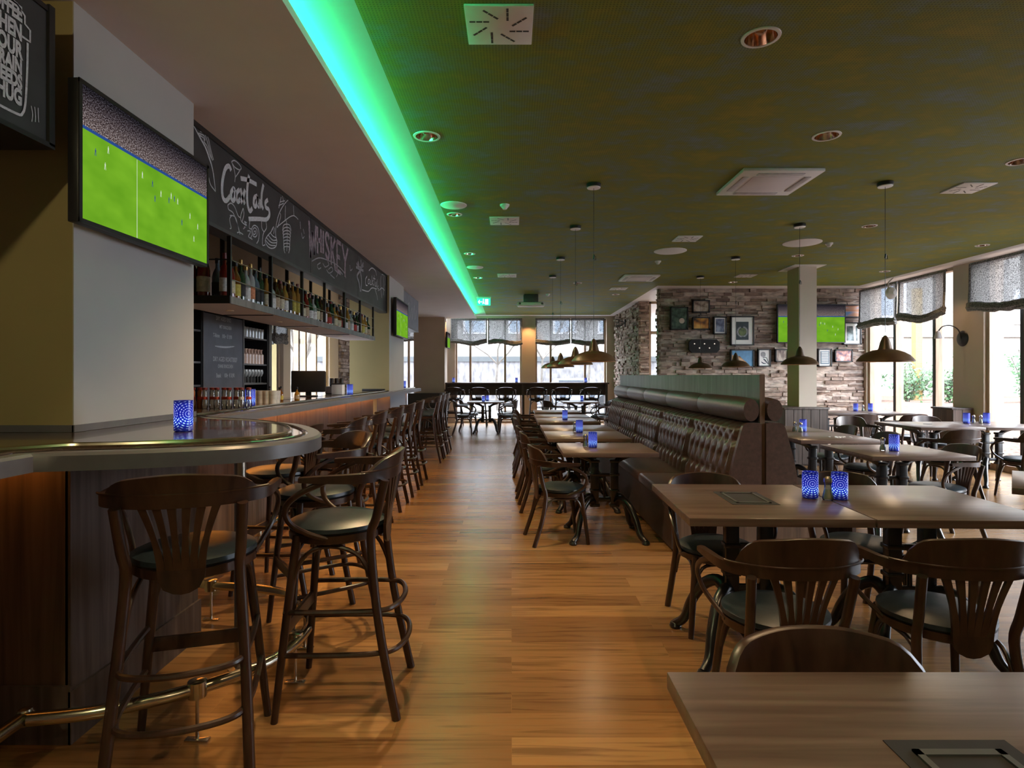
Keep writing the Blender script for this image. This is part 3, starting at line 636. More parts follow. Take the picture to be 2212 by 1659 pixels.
def bottle(x, y, z, kind, g, l, c, label, group, s=1.0):
    key = (kind,g,l,c)
    if key not in BM:
        body, cap, lab = bottle_parts(kind)
        BM[key] = (MB().lathe(body,14).mesh('bottle'), MB().lathe(cap,12).mesh('cap'), MB().lathe([(lab[0]-.001,lab[1]),(lab[0],lab[1]),(lab[0],lab[2]),(lab[0]-.001,lab[2])],14).mesh('paper_label'))
        BM[key][0].materials.append(GL[g]); BM[key][1].materials.append(CP[c]); BM[key][2].materials.append(LB[l])
    o = obj('liquor_bottle', BM[key][0]); o.location = (x,y,z); o.scale = (s,s,s); o.rotation_euler = (0,0,R.uniform(0,6)); tag(o, label, 'bottle', group)
    obj('cap', BM[key][1], None, o); obj('paper_label', BM[key][2], None, o)
    return o
ORD = ['first','second','third','fourth','fifth','sixth','seventh','eighth','ninth','tenth','eleventh','twelfth']
bayc = [ [('red','white'),('red','cream'),('amber','yellow'),('dark green','black'),('clear','white'),('clear','orange'),('blue grey','black'),('dark green','black')],
 [('golden','cream'),('clear','white'),('brown','beige'),('brown','cream'),('golden','white'),('brown','black'),('golden','yellow')],
 [('golden','yellow'),('brown','cream'),('red','beige'),('dark green','white'),('clear','white'),('dark green','cream')],
 [('brown','beige'),('red','white'),('amber','red'),('dark green','black'),('golden','cream'),('amber','cream')],
 [('brown','red'),('dark green','white'),('golden','beige'),('clear','white'),('black','red')],
 [('dark green','white'),('black','cream'),('golden','yellow'),('golden','cream'),('dark green','beige')] ]
for bi in range(6):
    y0, y1 = PY[bi]+.07, PY[bi+1]-.06
    L1 = bayc[bi]; n = len(L1)
    for i, (g, l) in enumerate(L1):
        y = y0+(y1-y0)*i/(n-1) if n > 1 else y0
        k = R.choice((0,1,2,0,3)) if (y1-y0)/(n-1) > .1 else R.choice((0,2,0)); cpn = R.choice(('black','black','red','gold'))
        bottle(SX-.085, y, 1.963, k, g, l, cpn, f'{g} bottle, {l} label, {ORD[i]} in front row, {ORD[bi]} bay of hanging shelf', 'spirits on the hanging shelf')
    m = n-1
    for i in range(1 if bi == 0 else 0, m):
        g, l = R.choice(L1); y = y0+.04+(y1-y0)*i/m
        bottle(SX-.20, y, 1.963, R.choice((0,2)), g, l, 'black', f'{g} bottle, {ORD[i]} in back row, {ORD[bi]} bay of hanging shelf', 'spirits on the hanging shelf', 1.05)
for i,(x,s) in enumerate(((-2.36,1.15),(-2.27,1.25))):
    bottle(x, 4.40, 1.963, 0, 'red', 'cream' if i else 'black', 'black', ('large' if i else 'bright')+' red bottle at near end of hanging shelf, '+('by the corner post' if i else 'furthest in'), 'spirits on the hanging shelf', s)

# ---- back bar
BX = -3.0
t = thing('back_bar_shelving', 'tall black back bar shelving with grey shelf boards behind the counter', 'shelving')
obj('carcass', MB().box(BX-.3,BX-.27,4.6,7.36,0,2.03).box(BX-.3,BX,4.6,4.63,0,2.03).box(BX-.3,BX,5.77,5.80,0,2.03).box(BX-.3,BX,6.67,6.70,0,2.03).box(BX-.3,BX,7.33,7.38,0,2.03).box(BX-.3,BX+.005,4.6,7.38,2.03,2.07), M['blackmatte'], t)
SH = [1.31,1.535,1.84]
for (a, e) in ((4.63,5.77),(6.70,7.33)):
    for z in SH + [1.0]: obj('shelf_board', MB().box(BX-.27,BX-.005,a,e,z-.018,z), M['baredge'], t)
obj('side_panel', MB().box(BX-.3,BX+.006,7.38,7.46,0,2.07), M['baredge'], t)
t = thing('menu_chalkboard', 'grey menu chalkboard hung on the black back bar shelving', 'chalkboard')
obj('board', MB().box(BX-.02,BX+.004,5.80,6.67,.95,2.015), M['chalkm'], t)
obj('frame', MB().box(BX,BX+.012,5.79,5.805,.95,2.02).box(BX,BX+.012,6.655,6.68,.95,2.02), M['baredge'], t)
b = MB()
for (s, px, py, h) in (('DRY AGED RIND',482,694,8.5),('MIT KNOCHEN',486,711,7.5),('T-Bone    100g  € 9,90',480,730,8.5),('DRY AGED ROASTBEEF',486,781,10),('OHNE KNOCHEN',486,795,8),('Steak     100g  € 8,90',486,815,9)):
    u, v = px_to_face(BX, px, py); sz = h*u/F*1.35
    q = text_mb(s, sz, lambda a,c: (BX+.007,a,c), .0012, u, v, 'CENTER', .78); b.add(q.v, q.f)
obj('lettering', b, M['chalk'], t)
b = MB()
ribbon(b, [px_to_face(BX,463,747.5),px_to_face(BX,484,750),px_to_face(BX,505,748.5)], .02, lambda u,v: (BX+.007,u,v), taper=True)
obj('divider', b, M['chalk'], t)
def glass_obj(name, prof, m, loc, label, cat, group, s=1):
    if name+str(len(prof)) not in CH: me = MB().lathe(prof, 12).mesh(name); me.materials.append(m); CH[name+str(len(prof))] = me
    o = obj(name, CH[name+str(len(prof))]); o.location = loc; o.scale = (s,s,s); return tag(o, label, cat, group)
tumbler = [(0,0),(.030,0),(.034,.1),(.032,.1),(.028,.008),(0,.008)]
wineg = [(0,0),(.028,0),(.028,.003),(.004,.006),(.004,.07),(.02,.085),(.032,.12),(.027,.16),(.025,.16),(.03,.12),(.0,.088)]
rown = ['lower','middle','upper']
M['peachg'] = simple('peach_tinted_glass', (.75,.5,.38), .15, 0, .6, noise=.15); M['glsolid'] = simple('frosted_glassware', (.45,.47,.47), .1, 0, .8, .3, noise=.25)
for r, z in enumerate(SH):
    for i in range(7):
        y = 6.76+i*.083
        for q, xx in enumerate((-.05,-.14)):
            lab = f"{'glass' if r != 1 else 'peach tinted carafe'}, {ORD[i]} from left, {'front' if q == 0 else 'back'} row of the {rown[r]} glass shelf"
            if r == 1: glass_obj('carafe', [(0,0),(.036,0),(.036,.11),(.018,.13),(.018,.16),(.026,.175)], M['peachg'], (BX+xx,y,z), lab, 'glass', 'glassware on the back bar')
            elif r == 0: glass_obj('wine_glass', wineg, M['glsolid'], (BX+xx,y,z), 'stemmed '+lab, 'glass', 'glassware on the back bar')
            else: glass_obj('tumbler', tumbler, M['glsolid'], (BX+xx,y,z), 'straight '+lab, 'glass', 'glassware on the back bar', 1.15)
bottle(BX-.08,5.66,1.84,2,'amber','black','black','slim amber bottle on the upper shelf left of the menu board','bottles left of the menu board')
bottle(BX-.08,5.58,1.535,1,'golden','cream','gold','golden bottle on the middle shelf left of the menu board','bottles left of the menu board')
bottle(BX-.08,5.70,1.535,0,'brown','beige','black','brown bottle on the middle shelf left of the menu board','bottles left of the menu board')
bottle(BX-.08,5.62,1.31,0,'dark green','white','black','green bottle on the lower shelf left of the menu board','bottles left of the menu board')
# soft drink bottles on the bar
sod = [(0,0),(.018,0),(.022,.01),(.022,.05),(.016,.085),(.018,.12),(.014,.14)]
sl = ['amber','amber','golden','golden','clear','clear','clear','clear','clear','clear']
M['sodag'] = glassy('soda_glass', (.92,.88,.76), .22)
M['sodaa'] = simple('amber_drink', (.32,.10,.015), .1, 0, .7)
M['redlab'] = simple('red_drink_label', (.50,.05,.03), .6); M['whitel'] = simple('white_drink_label', (.6,.62,.6), .6)
for i in range(10):
    x = -2.36+i*.045; y = 4.42 + (.02 if i % 2 else 0)
    fill = ('amber' if i < 2 else 'pale')
    o = obj('soft_drink_bottle', CH.setdefault('soda'+fill, MB().lathe(sod,12).mesh('soft_drink_bottle')), M['sodaa'] if i < 2 else M['sodag']); o.location = (x,y,1.154)
    tag(o, f'small {fill} soft drink bottle, {ORD[i]} from the left below the menu board', 'bottle', 'soft drink bottles on the bar')
    obj('cap', CH.setdefault('sodacap', MB().lathe([(.016,.138),(.019,.14),(.019,.155),(0,.157)],12).mesh('cap')), CP['red'], o)
    obj('paper_label', CH.setdefault('sodalab'+('w' if i == 8 else 'r'), MB().lathe([(.0195,.068),(.0205,.068),(.0195,.088),(.0185,.088)],12).mesh('paper_label')), M['whitel'] if i == 8 else M['redlab'], o)
for i in range(8):
    glass_obj('tumbler', tumbler, M['glsolid'], (-2.28+.055*(i % 4), 5.3+.07*(i//4), 1.154), f'clear glass on the bar behind second candle, {ORD[i % 4]} in '+('front' if i < 4 else 'back')+' row', 'glass', 'glasses on the bar', 1.1)
for i, (x,y) in enumerate(((-2.33,5.75),(-2.26,5.82),(-2.2,5.7),(-2.12,5.9))):
    bottle(x, y, 1.154, (1,3,1,3)[i], ('brown','golden','amber','golden')[i], ('cream','red','yellow','beige')[i], 'black', f"short {('brown','golden','amber','pale golden')[i]} bottle in the cluster beside the bar monitor", 'bottles beside the monitor', .5)
t = thing('bar_monitor', 'dark till monitor standing on the bar seen from its back', 'monitor', (-2.38,7.0,1.154), .25)
obj('casing', MB().rbox(-.19,.19,-.03,.03,.05,.30,.01), M['black'], t); obj('stand', MB().rbox(-.1,.1,-.07,.09,0,.012,.003).box(-.03,.03,.0,.05,.01,.1), M['black'], t)
obj('side_vent', MB().box(.192,.196,-.02,.02,.06,.29), M['darkgrey'], t)
t = thing('bar_caddy', 'grey caddy box on the bar right of the till monitor', 'box', (-2.35,8.0,1.154), 0)
obj('body', MB().rbox(-.12,.10,-.08,.08,0,.10,.006), M['darkgrey'], t); obj('front_plate', MB().box(-.12,.10,-.086,-.08,.01,.09), M['baredge'], t)
for i in range(3): o = obj('black_can', CH.setdefault('can', MB().lathe([(0,0),(.026,0),(.028,.006),(.028,.1),(.024,.108),(0,.108)],14).mesh('can')), M['black']); o.location = (-2.41+.065*i,8.0,1.255); tag(o, f"black can on the grey caddy, {('left','middle','right')[i]} one", 'can', 'cans on the caddy')
t = thing('white_dispenser', 'white napkin dispenser with dark lid on the bar beside the third candle', 'dispenser', (-2.24,7.75,1.154)); obj('body', MB().rbox(-.08,.06,-.06,.06,0,.13,.006), M['paper'], t); obj('lid', MB().rbox(-.085,.065,-.065,.065,.13,.145,.004), M['black'], t)
t = thing('serving_tray', 'dark flat tray leaning against the middle pillar on the bar', 'tray', (-2.2,9.60,1.154)); obj('plate', MB().rbox(-.20,.16,-.02,.03,0,.03,.005), M['blackmatte'], t)

# ------------------------------------------------------------------ televisions
def tv(face, wd, ht, label, loc, rz, players=True, bz=.018):
    # local: screen in the XZ plane facing -Y
    t = thing('television', label, 'television', loc, rz)
    obj('casing', MB().rbox(-wd/2,wd/2,0,.045,-ht/2,ht/2,.004), M['black'], t)
    obj('bezel', MB().box(-wd/2,wd/2,-.006,0,ht/2-bz,ht/2).box(-wd/2,wd/2,-.006,0,-ht/2,-ht/2+bz).box(-wd/2,-wd/2+bz,-.006,0,-ht/2,ht/2).box(wd/2-bz,wd/2,-.006,0,-ht/2,ht/2), M['black'], t)
    a, c = wd/2-bz, ht/2-bz
    me = bpy.data.meshes.new('screen'); me.from_pydata([(-a,-.002,-c),(a,-.002,-c),(a,-.002,c),(-a,-.002,c)], [], [(0,1,2,3)])
    uv = me.uv_layers.new(name='UVMap')
    for i, k in enumerate(((0,0),(1,0),(1,1),(0,1))): uv.data[i].uv = k
    s = obj('screen', me, M['screen'], t)
    b = MB()
    def P(u, v): return (-a+2*a*u, -c+2*c*v)
    def man(nm, mt, u, v, h=.085):
        m = MB(); x, z = P(u, v); q = h*c
        m.add([(x-q*.14,-.003,z+q*.3),(x+q*.14,-.003,z+q*.3),(x+q*.16,-.003,z+q*.75),(x-q*.16,-.003,z+q*.75)],[(0,1,2,3)])
        m.add([(x-q*.14,-.003,z+q*.3),(x-q*.02,-.003,z+q*.3),(x-q*.12,-.003,z-q*.35),(x-q*.24,-.003,z-q*.35)],[(0,1,2,3)])
        m.add([(x+q*.02,-.003,z+q*.3),(x+q*.14,-.003,z+q*.3),(x+q*.22,-.003,z-q*.35),(x+q*.12,-.003,z-q*.35)],[(0,1,2,3)])
        FIG.append((nm, m, mt)); m.add([(x-q*.08,-.003,z+q*.8),(x+q*.08,-.003,z+q*.8),(x+q*.08,-.003,z+q),(x-q*.08,-.003,z+q)],[(0,1,2,3)])
    FIG = []
    for (u,v) in ((.16,.60),(.17,.50) if False else (.14,.46),(.40,.55),(.55,.47),(.64,.50),(.70,.48),(.82,.40),(.86,.19),(.90,.33)): man('white_player', M['scrw'], u,v)
    for (u,v) in ((.08,.53),(.48,.52),(.50,.40),(.62,.45),(.67,.49),(.74,.30)): man('blue_player', M['scrb'], u,v)
    x, z = P(.36,0); b.add([(x-.002,-.0025,-c),(x+.002,-.0025,-c),(x+.0015,-.0025,c*.34),(x-.0015,-.0025,c*.34)],[(0,1,2,3)])
    el = []
    _ = [P(.36+.17*math.cos(k*PI/16), .33+.13*math.sin(k*PI/16)) for k in range(33)]
    for k in range(0): (x0,z0),(x1,z1) = el[k], el[k+1]; b.add([(x0,-.0025,z0-.001),(x1,-.0025,z1-.001),(x1,-.0025,z1+.001),(x0,-.0025,z0+.001)],[(0,1,2,3)])
    obj('pitch_lines', b, M['scrw'], s)
    for nm, m, mt in FIG: obj(nm, m, mt, s)
    obj('wall_bracket', MB().box(-.12,.12,.045,.085,-.08,.08), M['black'], t)
    return t
tv(None, 1.06, .60, 'television showing a football match on the near bar pillar', (-1.80,3.01,2.34), PI/2)
tv(None, 1.10, .63, 'small looking television with football on the middle pillar beyond the bottle shelf', (-1.885,10.3,2.365), PI/2)
tv(None, 1.36, .775, 'television showing football on the stone wall partly behind the square column', (5.975,11.90,2.435), 0)
t = tv(None, .75, .44, 'television seen edge on at the far tan pillar', (-1.78,16.9,2.39), PI/2)

# ------------------------------------------------------------------ pictures
def art(name, cols, sc=(12,12,12), detail=3):
    m, t, out = nt(name); b = pr(t, cols[0], .55); mp = mapping(t, sc); nz = N(t, 'ShaderNodeTexNoise'); nz.inputs['Scale'].default_value = 1; nz.inputs['Detail'].default_value = detail
    L(t, mp.outputs[0], nz.inputs[0]); n = len(cols); r = ramp(t, [(.32+.36*i/(n-1), c) for i, c in enumerate(cols)]); L(t, nz.outputs[0], r.inputs[0]); L(t, r.outputs[0], b.inputs['Base Color']); L(t, b.outputs[0], out.inputs[0]); return m
def picture(x0,x1,y0,y1,label,mat,matw=0,extra=None,fw=3.0,yw=11.93):
    s = yw/F; cx = ((x0+x1)/2-1105)*s; cz = 1.4+(811-(y0+y1)/2)*s; W = (x1-x0)*s/2; Hh = (y1-y0)*s/2; f = fw*s*.8
    t = thing('framed_picture', label, 'picture', (cx,yw,cz), 0, None)
    obj('frame', MB().box(-W,W,0,.03,-Hh,-Hh+f).box(-W,W,0,.03,Hh-f,Hh).box(-W,-W+f,0,.03,-Hh,Hh).box(W-f,W,0,.03,-Hh,Hh).box(-W,W,.03,.07,-Hh,Hh), M['black'], t)
    a, c = W-f, Hh-f
    if matw: obj('mount', MB().box(-a,a,.016,.03,-c,c), M['paper'], t); g = matw*s; a -= g; c -= g
    p = obj('print', MB().box(-a,a,.012,.016 if matw else .03,-c,c), mat, t)
    if extra: extra(p, a, c)
    return t
picture(1448.6,1487,662.5,712.4,'portrait picture with dark green floral print, furthest left on the stone wall', art('green_print',[(.015,.035,.025),(.05,.10,.075),(.10,.16,.12)],(14,14,14)), extra=lambda p,a,c: obj('pale_bowl', MB().lathe([(.055,0),(.05,.03),(.03,.045),(0,.05)],12,M=Matrix.Translation((.05,.01,-.05)) @ Matrix.Rotation(PI/2,4,'X') @ Matrix.Diagonal((1,1,.05,1))), M['beige'], p))
picture(1496.6,1533.8,648,675,'small sepia photograph of climbers, topmost on the left of the stone wall', art('sepia_print',[(.10,.05,.035),(.34,.26,.20),(.50,.42,.35)],(10,10,10)))
picture(1496.6,1533.8,685,712,'small picture of a glowing orange whisky glass on the stone wall', art('orange_print',[(.05,.02,.01),(.45,.17,.02),(.75,.42,.10)],(7,7,7),1))
picture(1542,1570,684,722,'small white mounted blue castle photograph on the stone wall', art('blue_print',[(.03,.04,.10),(.10,.13,.22),(.32,.36,.48)],(12,12,12)), 2.5)
def emblem(p,a,c):
    Mx = Matrix.Translation((0,.010,-.02)) @ Matrix.Rotation(PI/2,4,'X')
    def ell(r, t_): return [(r*math.cos(k*PI/16), t_) for k in range(1)]
    b = MB()
    for k in range(36):
        if k in (8,9,10,26,27,28): continue
        a0 = k*PI/18; a1 = (k+1)*PI/18
        for (r0,r1) in ((a*.70,a*.78),(a*.86,a*.90)): b.add([(r0*math.cos(a0),.0105,r0*math.sin(a0)*1.0-.02),(r1*math.cos(a0),.0105,r1*math.sin(a0)-.02),(r1*math.cos(a1),.0105,r1*math.sin(a1)-.02),(r0*math.cos(a1),.0105,r0*math.sin(a1)-.02)],[(0,1,2,3)])
    b.box(-a*.35,a*.35,.009,.0105,-c*.62,-c*.57)
    obj('pale_ring', b, M['chalk'], p)
    obj('green_disc', MB().add([(a*.62*math.cos(k*PI/14),.0105,a*.62*math.sin(k*PI/14)-.02) for k in range(28)],[tuple(range(28))]), art('emblem_green',[(.05,.09,.04),(.16,.22,.08)],(20,20,20)), p)
picture(1579,1629.5,683,746,'large white mounted picture with green round emblem on dark ground', simple('navy_print',(.025,.045,.055),.6), 9.5, emblem)
def plaque():
    s = 11.93/F; cx = (1521.7-1105)*s; cz = 1.4+(811-747.5)*s
    t = thing('light_plaque', 'dark octagonal plaque with five small lamps on the stone wall', 'plaque', (cx,11.93,cz)); W = 33*s; Hh = 14.5*s; k = .06
    poly = [(-W+k,-Hh),(W-k,-Hh),(W,-Hh+k),(W,Hh-k),(W-k,Hh),(-W+k,Hh),(-W,Hh-k),(-W,-Hh+k)]
    b = MB(); b.v = [(x,0,z) for x,z in poly] + [(x,.06,z) for x,z in poly]; b.f = [tuple(range(8)), tuple(8+i for i in reversed(range(8)))] + [(i,(i+1)%8,8+(i+1)%8,8+i) for i in range(8)]
    obj('board', b, M['blackmatte'], t)
    for (x,z) in ((-.20,.045),(0,.045),(.20,.045),(-.10,-.04),(.10,-.04)): obj('bulb', MB().lathe([(.0,-.012),(.010,-.008),(.014,0),(.010,.008),(0,.012)],10,(x,-.006,z)), M['bulbw'], t)
M['bulbw'] = emis('small_lamp', (1,.9,.75), .35)
plaque()
def sky_extra(p,a,c):
    obj('rock', MB().add([(-a,.0115,-c),(a*.55,.0115,-c),(a*.4,.0115,-c*.5),(a*.05,.0115,-.02),(-a*.3,.0115,c*.35),(-a*.55,.0115,c*.1),(-a,.0115,c*.5)],[tuple(range(7))]), art('ochre_rock',[(.10,.05,.02),(.45,.24,.10),(.6,.45,.3)],(15,15,15)), p)
picture(1579,1629.5,755,793,'wide landscape picture with bright blue sky and ochre rock behind a pendant lamp', simple('blue_sky_print',(.12,.30,.52),.6), 0, sky_extra)
def shell_extra(p,a,c):
    b = MB(); fc = lambda u,v: (u,.0105,v)
    for r in (.045,.03,.015): ribbon(b, [(-a*.25+r*math.cos(k*PI/6), c*.45+r*math.sin(k*PI/6)) for k in range(13)], .008, fc)
    ribbon(b, [(-a*.3,c*.02),(a*.3,c*.05),(a*.65,-c*.4),(a*.8,-c*.85)], .012, fc); ribbon(b, [(-a*.2,-.02),(a*.1,-c*.3),(a*.7,-c*.8)], .022, fc, taper=True)
    ribbon(b, [(-a*.6,-c*.5),(-a*.2,-c*.7),(a*.3,-c*.75)], .02, fc, taper=True)
    obj('dark_motif', b, M['navy'], p)
M['navy'] = simple('navy_ink', (.02,.025,.07), .7)
picture(1638,1665.6,754,792,'small white print with navy shell drawing, left of the square column', M['paper'], 0, shell_extra)
picture(1675.6,1703,754,782,'small photograph of standing figures half behind the square column', art('figures_print',[(.06,.04,.05),(.35,.28,.24),(.55,.48,.42)],(22,22,6)))
def typo_extra(p,a,c):
    b = MB()
    for i in range(7):
        z = c*.8-i*c*.25
        for k in range(5): u = -a*.75+k*a*.32; b.box(u,u+a*.22,.0105,.0115,z-c*.08,z+c*.06)
    obj('typography', b, M['paper'], p)
picture(1768,1797.7,753,792,'small blue grey typographic print, right of the square column', simple('slate_print',(.14,.19,.24),.6), 3, typo_extra)
picture(1804.5,1842.5,755,782,'small pinkish graffiti picture, lowest right on the stone wall', art('graffiti_print',[(.06,.05,.12),(.42,.20,.16),(.55,.42,.42)],(13,13,13)))
picture(1822,1861.4,657.6,686,'small picture of a sunlit reddish palace, topmost right on the stone wall', art('palace_print',[(.30,.10,.05),(.45,.22,.12),(.12,.25,.45)],(3,3,14)))
def fall_extra(p,a,c):
    obj('pale_streak', MB().add([(a*.1,.0105,c),(a*.6,.0105,c),(a*.75,.0105,-c),(a*.35,.0105,-c)],[(0,1,2,3)]), M['paper'], p)
picture(1822,1861.4,696,744.4,'white mounted photograph of a pale waterfall beside the wall television', art('waterfall_print',[(.03,.05,.05),(.10,.14,.15),(.3,.36,.38)],(10,10,10)), 6, fall_extra)

# ------------------------------------------------------------------ pendants and ceiling fixtures
def sh_prof():
    return [(.028,.170),(.036,.150),(.046,.105),(.052,.092),(.085,.086),(.13,.070),(.168,.046),(.192,.018),(.205,.0)]
def make_pendant():
    t = thing('pendant_lamp', 'x', 'pendant lamp')
    s = obj('shade', MB().lathe(sh_prof() + [(.203,.0)] + [(r-.003 if r > .05 else r*.9, z-.005) for r, z in reversed(sh_prof())], 32), M['copper'], t)
    obj('lining', MB().lathe([(.200,.0005),(.186,.014),(.163,.038),(.125,.060),(.08,.076),(.0,.079)],28,cap=False), M['shadein'], t)
    obj('socket', MB().lathe([(.0,.205),(.010,.203),(.018,.19),(.028,.170),(.0,.168)],14), M['copper'], t)
    obj('bulb', MB().lathe([(0,.01),(.018,.015),(.025,.03),(.018,.05),(0,.058)],12), M['bulbp'], t)
    obj('cable', MB().tube([(0,0,.195),(0,0,1.61)], .0022, 6), M['black'], t)
    obj('cable_grip', MB().tube([(0,0,.93),(.004,0,.97)], .008, 8).tube([(0,0,.96),(.018,0,.955),(.02,0,.925),(.004,0,.925)], .003, 6), M['black'], t)
    obj('ceiling_rose', MB().lathe([(0,1.585),(.062,1.585),(.066,1.59),(.066,1.615),(0,1.62)],24), M['black'], t)
    obj('rose_plate', MB().lathe([(0,1.578),(.06,1.578),(.062,1.584),(0,1.585)],24), M['paper'], t)
    return t
M['bulbp'] = emis('warm_pendant_bulb', (1,.72,.4), 6)
pend = [(.75,5.45,'green lit pendant lamp, nearest of the row over the aisle side tables'),(.748,6.99,'second pendant lamp of the aisle side row'),(.727,8.85,'third pendant lamp of the aisle side row'),(.72,10.45,'furthest pendant lamp of the aisle side row'),
        (3.385,5.41,'large copper pendant lamp in front of the side windows'),(3.33,6.90,'copper pendant lamp hanging in front of the square column'),(3.31,8.82,'copper pendant lamp hanging in front of the blue sky picture'),(3.32,10.5,'furthest copper pendant lamp below the octagonal plaque')]
p0 = make_pendant()
for i, (x,y,l) in enumerate(pend):
    z = 1.53
    if i == 0: p0.location = (x,y,z); p0['label'] = l; p0['group'] = 'pendant lamps'; r = p0
    else: r = dup(p0, (x,y,z), 0, l, 'pendant lamps')
    if i == 4:
        for ch in r.children:
            if ch.name.split('.')[0] in ('shade','lining','socket'): ch.scale = (1.14,1.14,1.14)
# downlights
dl0 = None
dlab = ['large chrome downlight in the green ceiling nearest the viewer','downlight beside the green light cove, nearest one','second large downlight right of the centre','small downlight beside the round speaker at the light cove','downlight between the air conditioner and the four way vent',
 'downlight at the right edge of the picture','downlight near the side window blinds','third downlight along the green light cove','fourth downlight along the green light cove','downlight behind the second copper pendant','downlight near the furthest copper pendant','downlight in front of the side window wall','downlight among the aisle side pendants','downlight near the far narrow vent']
for (x,y,r),l in zip(DOWN,dlab):
    t = thing('recessed_downlight', l, 'downlight', (x,y,H), 0, 'recessed downlights')
    k = (round(r,3),)
    obj('trim_ring', CH.setdefault(('tr',)+k, MB().lathe([(r-.004,-.006),(r+.012,-.005),(r+.014,0),(r-.002,.004),(r-.004,-.006)],28,cap=False).mesh('trim_ring')), M['trimw'], t)
    obj('reflector', CH.setdefault(('rf',)+k, MB().lathe([(r-.003,-.002),(r*.85,.04),(r*.6,.085),(r*.3,.10),(0,.102)],28,cap=False).mesh('reflector')), M['chrome'], t)
# diffusers
def diffuser(x,y,s,label):
    t = thing('swirl_air_vent', label, 'air vent', (x,y,H)); h = s/2
    obj('plate', MB().rbox(-h,h,-h,h,-.012,0,.003), M['trimw'], t)
    b = MB()
    for k in range(8):
        a = k*PI/4; Mx = Matrix.Rotation(a,4,'Z')
        for j in range(3): b.box(.05*s/.33+j*.034*s/.33,.05*s/.33+(j*.034+.029)*s/.33,.035*s/.33,.046*s/.33,-.0135,-.0125,Mx)
    obj('slots', b, M['black'], t)
diffuser(-.06,2.975,.33,'large white swirl air vent nearest the viewer')
diffuser(-.08,6.74,.33,'white swirl air vent second along the green cove')
diffuser(-.08,10.43,.33,'white swirl air vent third along the green cove')
diffuser(4.25,5.56,.31,'white swirl air vent at the right of the ceiling')
diffuser(2.24,7.62,.31,'white swirl air vent left of the round ceiling speakers')
diffuser(4.10,10.45,.31,'white swirl air vent beside the square column')
diffuser(2.15,12.0,.33,'white swirl air vent above the far end of the booth')
def cassette(x,y,s,label):
    t = thing('ceiling_air_conditioner', label, 'air conditioner', (x,y,H)); h = s/2
    obj('panel', MB().rbox(-h,h,-h,h,-.03,0,.008), M['trimw'], t)
    obj('grille', MB().rbox(-h*.6,h*.6,-h*.6,h*.6,-.036,-.028,.004), M['white'], t)
    for k in range(4): obj('louvre', MB().rbox(-h*.58,h*.58,h*.70,h*.86,-.037,-.028,.003,M=Matrix.Rotation(k*PI/2,4,'Z')), M['baredgel'], t)
M['baredgel'] = simple('light_grey_plastic', (.45,.42,.42), .6)
cassette(2.30,5.37,.69,'square white ceiling air conditioner, nearest one')
cassette(2.27,10.65,.62,'square white ceiling air conditioner further down the room')
def disc(name,x,y,r,label,cat,h=.012,m='trimw',g=None):
    o = obj(name, MB().lathe([(0,-h),(r*.93,-h),(r,-h*.4),(r,0),(0,0)],32), M[m]); o.location = (x,y,H); tag(o,label,cat,g); return o
disc('ceiling_speaker',-.594,6.13,.135,'round ceiling speaker beside the green light cove','speaker')
disc('ceiling_speaker',-.59,9.65,.135,'second round ceiling speaker along the green light cove','speaker')
disc('ceiling_speaker',2.23,8.39,.225,'large round white ceiling speaker over the booth','speaker')
disc('ceiling_speaker',3.83,7.87,.24,'large round white ceiling speaker behind a copper pendant','speaker')
for (x,y,l) in ((-.07,6.12,'smoke detector above the first row of vents'),(4.2,7.9,'smoke detector beside the right round speaker'),(2.24,9.14,'smoke detector behind the left round speaker'),(.78,12.8,'smoke detector near the projector')):
    t = thing('smoke_detector', l, 'smoke detector', (x,y,H), 0, 'smoke detectors'); obj('base', MB().lathe([(0,-.02),(.045,-.02),(.05,0)],20), M['trimw'], t); obj('sensor', MB().lathe([(0,-.05),(.02,-.048),(.032,-.03),(.035,-.02),(0,-.02)],16), M['trimw'], t)
t = thing('ceiling_projector', 'white projector on dark ceiling mount near the far windows', 'projector', (.42,13.0,H))
obj('mount', MB().rbox(-.16,.16,-.12,.12,-.16,-.01,.01), M['darkgrey'], t); obj('top_plate', MB().box(-.15,.15,-.14,.14,-.012,0), M['black'], t)
obj('body', MB().rbox(-.30,.30,-.14,.14,-.25,-.165,.03), M['trimw'], t)
for sx in (-1,1): obj('lamp_eye', MB().lathe([(0,-.012),(.022,-.01),(.024,0)],14,M=Matrix.Translation((sx*.24,-.141,-.2)) @ Matrix.Rotation(-PI/2,4,'X')), M['darkgrey'], t)
t = thing('exit_sign', 'green running man exit sign under the ceiling at the far end', 'sign', (-.62,13.3,2.98))
obj('housing', MB().box(-.16,.16,0,.04,.14,.17), M['trimw'], t)
obj('panel', MB().box(-.15,.15,.012,.028,-.02,.14), emis('exit_green',(.02,.55,.32),1.0), t)
b = MB(); fc = lambda u,v: (u,.010,v)
b.box(.03,.10,.009,.011,0,.12); ribbon(b,[(-.03,.06),(-.12,.06)],.018,fc,smooth=False); ribbon(b,[(-.09,.10),(-.12,.06),(-.09,.02)],.018,fc,smooth=False)
ribbon(b,[(-.01,.10),(-.005,.055),(.012,.02)],.018,fc); ribbon(b,[(-.01,.06),(-.025,.01)],.012,fc); b.lathe([(0,-.001),(.012,0),(0,.001)],10,M=Matrix.Translation((-.008,.010,.118)) @ Matrix.Rotation(PI/2,4,'X'))
obj('pictogram', b, emis('exit_white',(.85,1,.92),1.0), t)
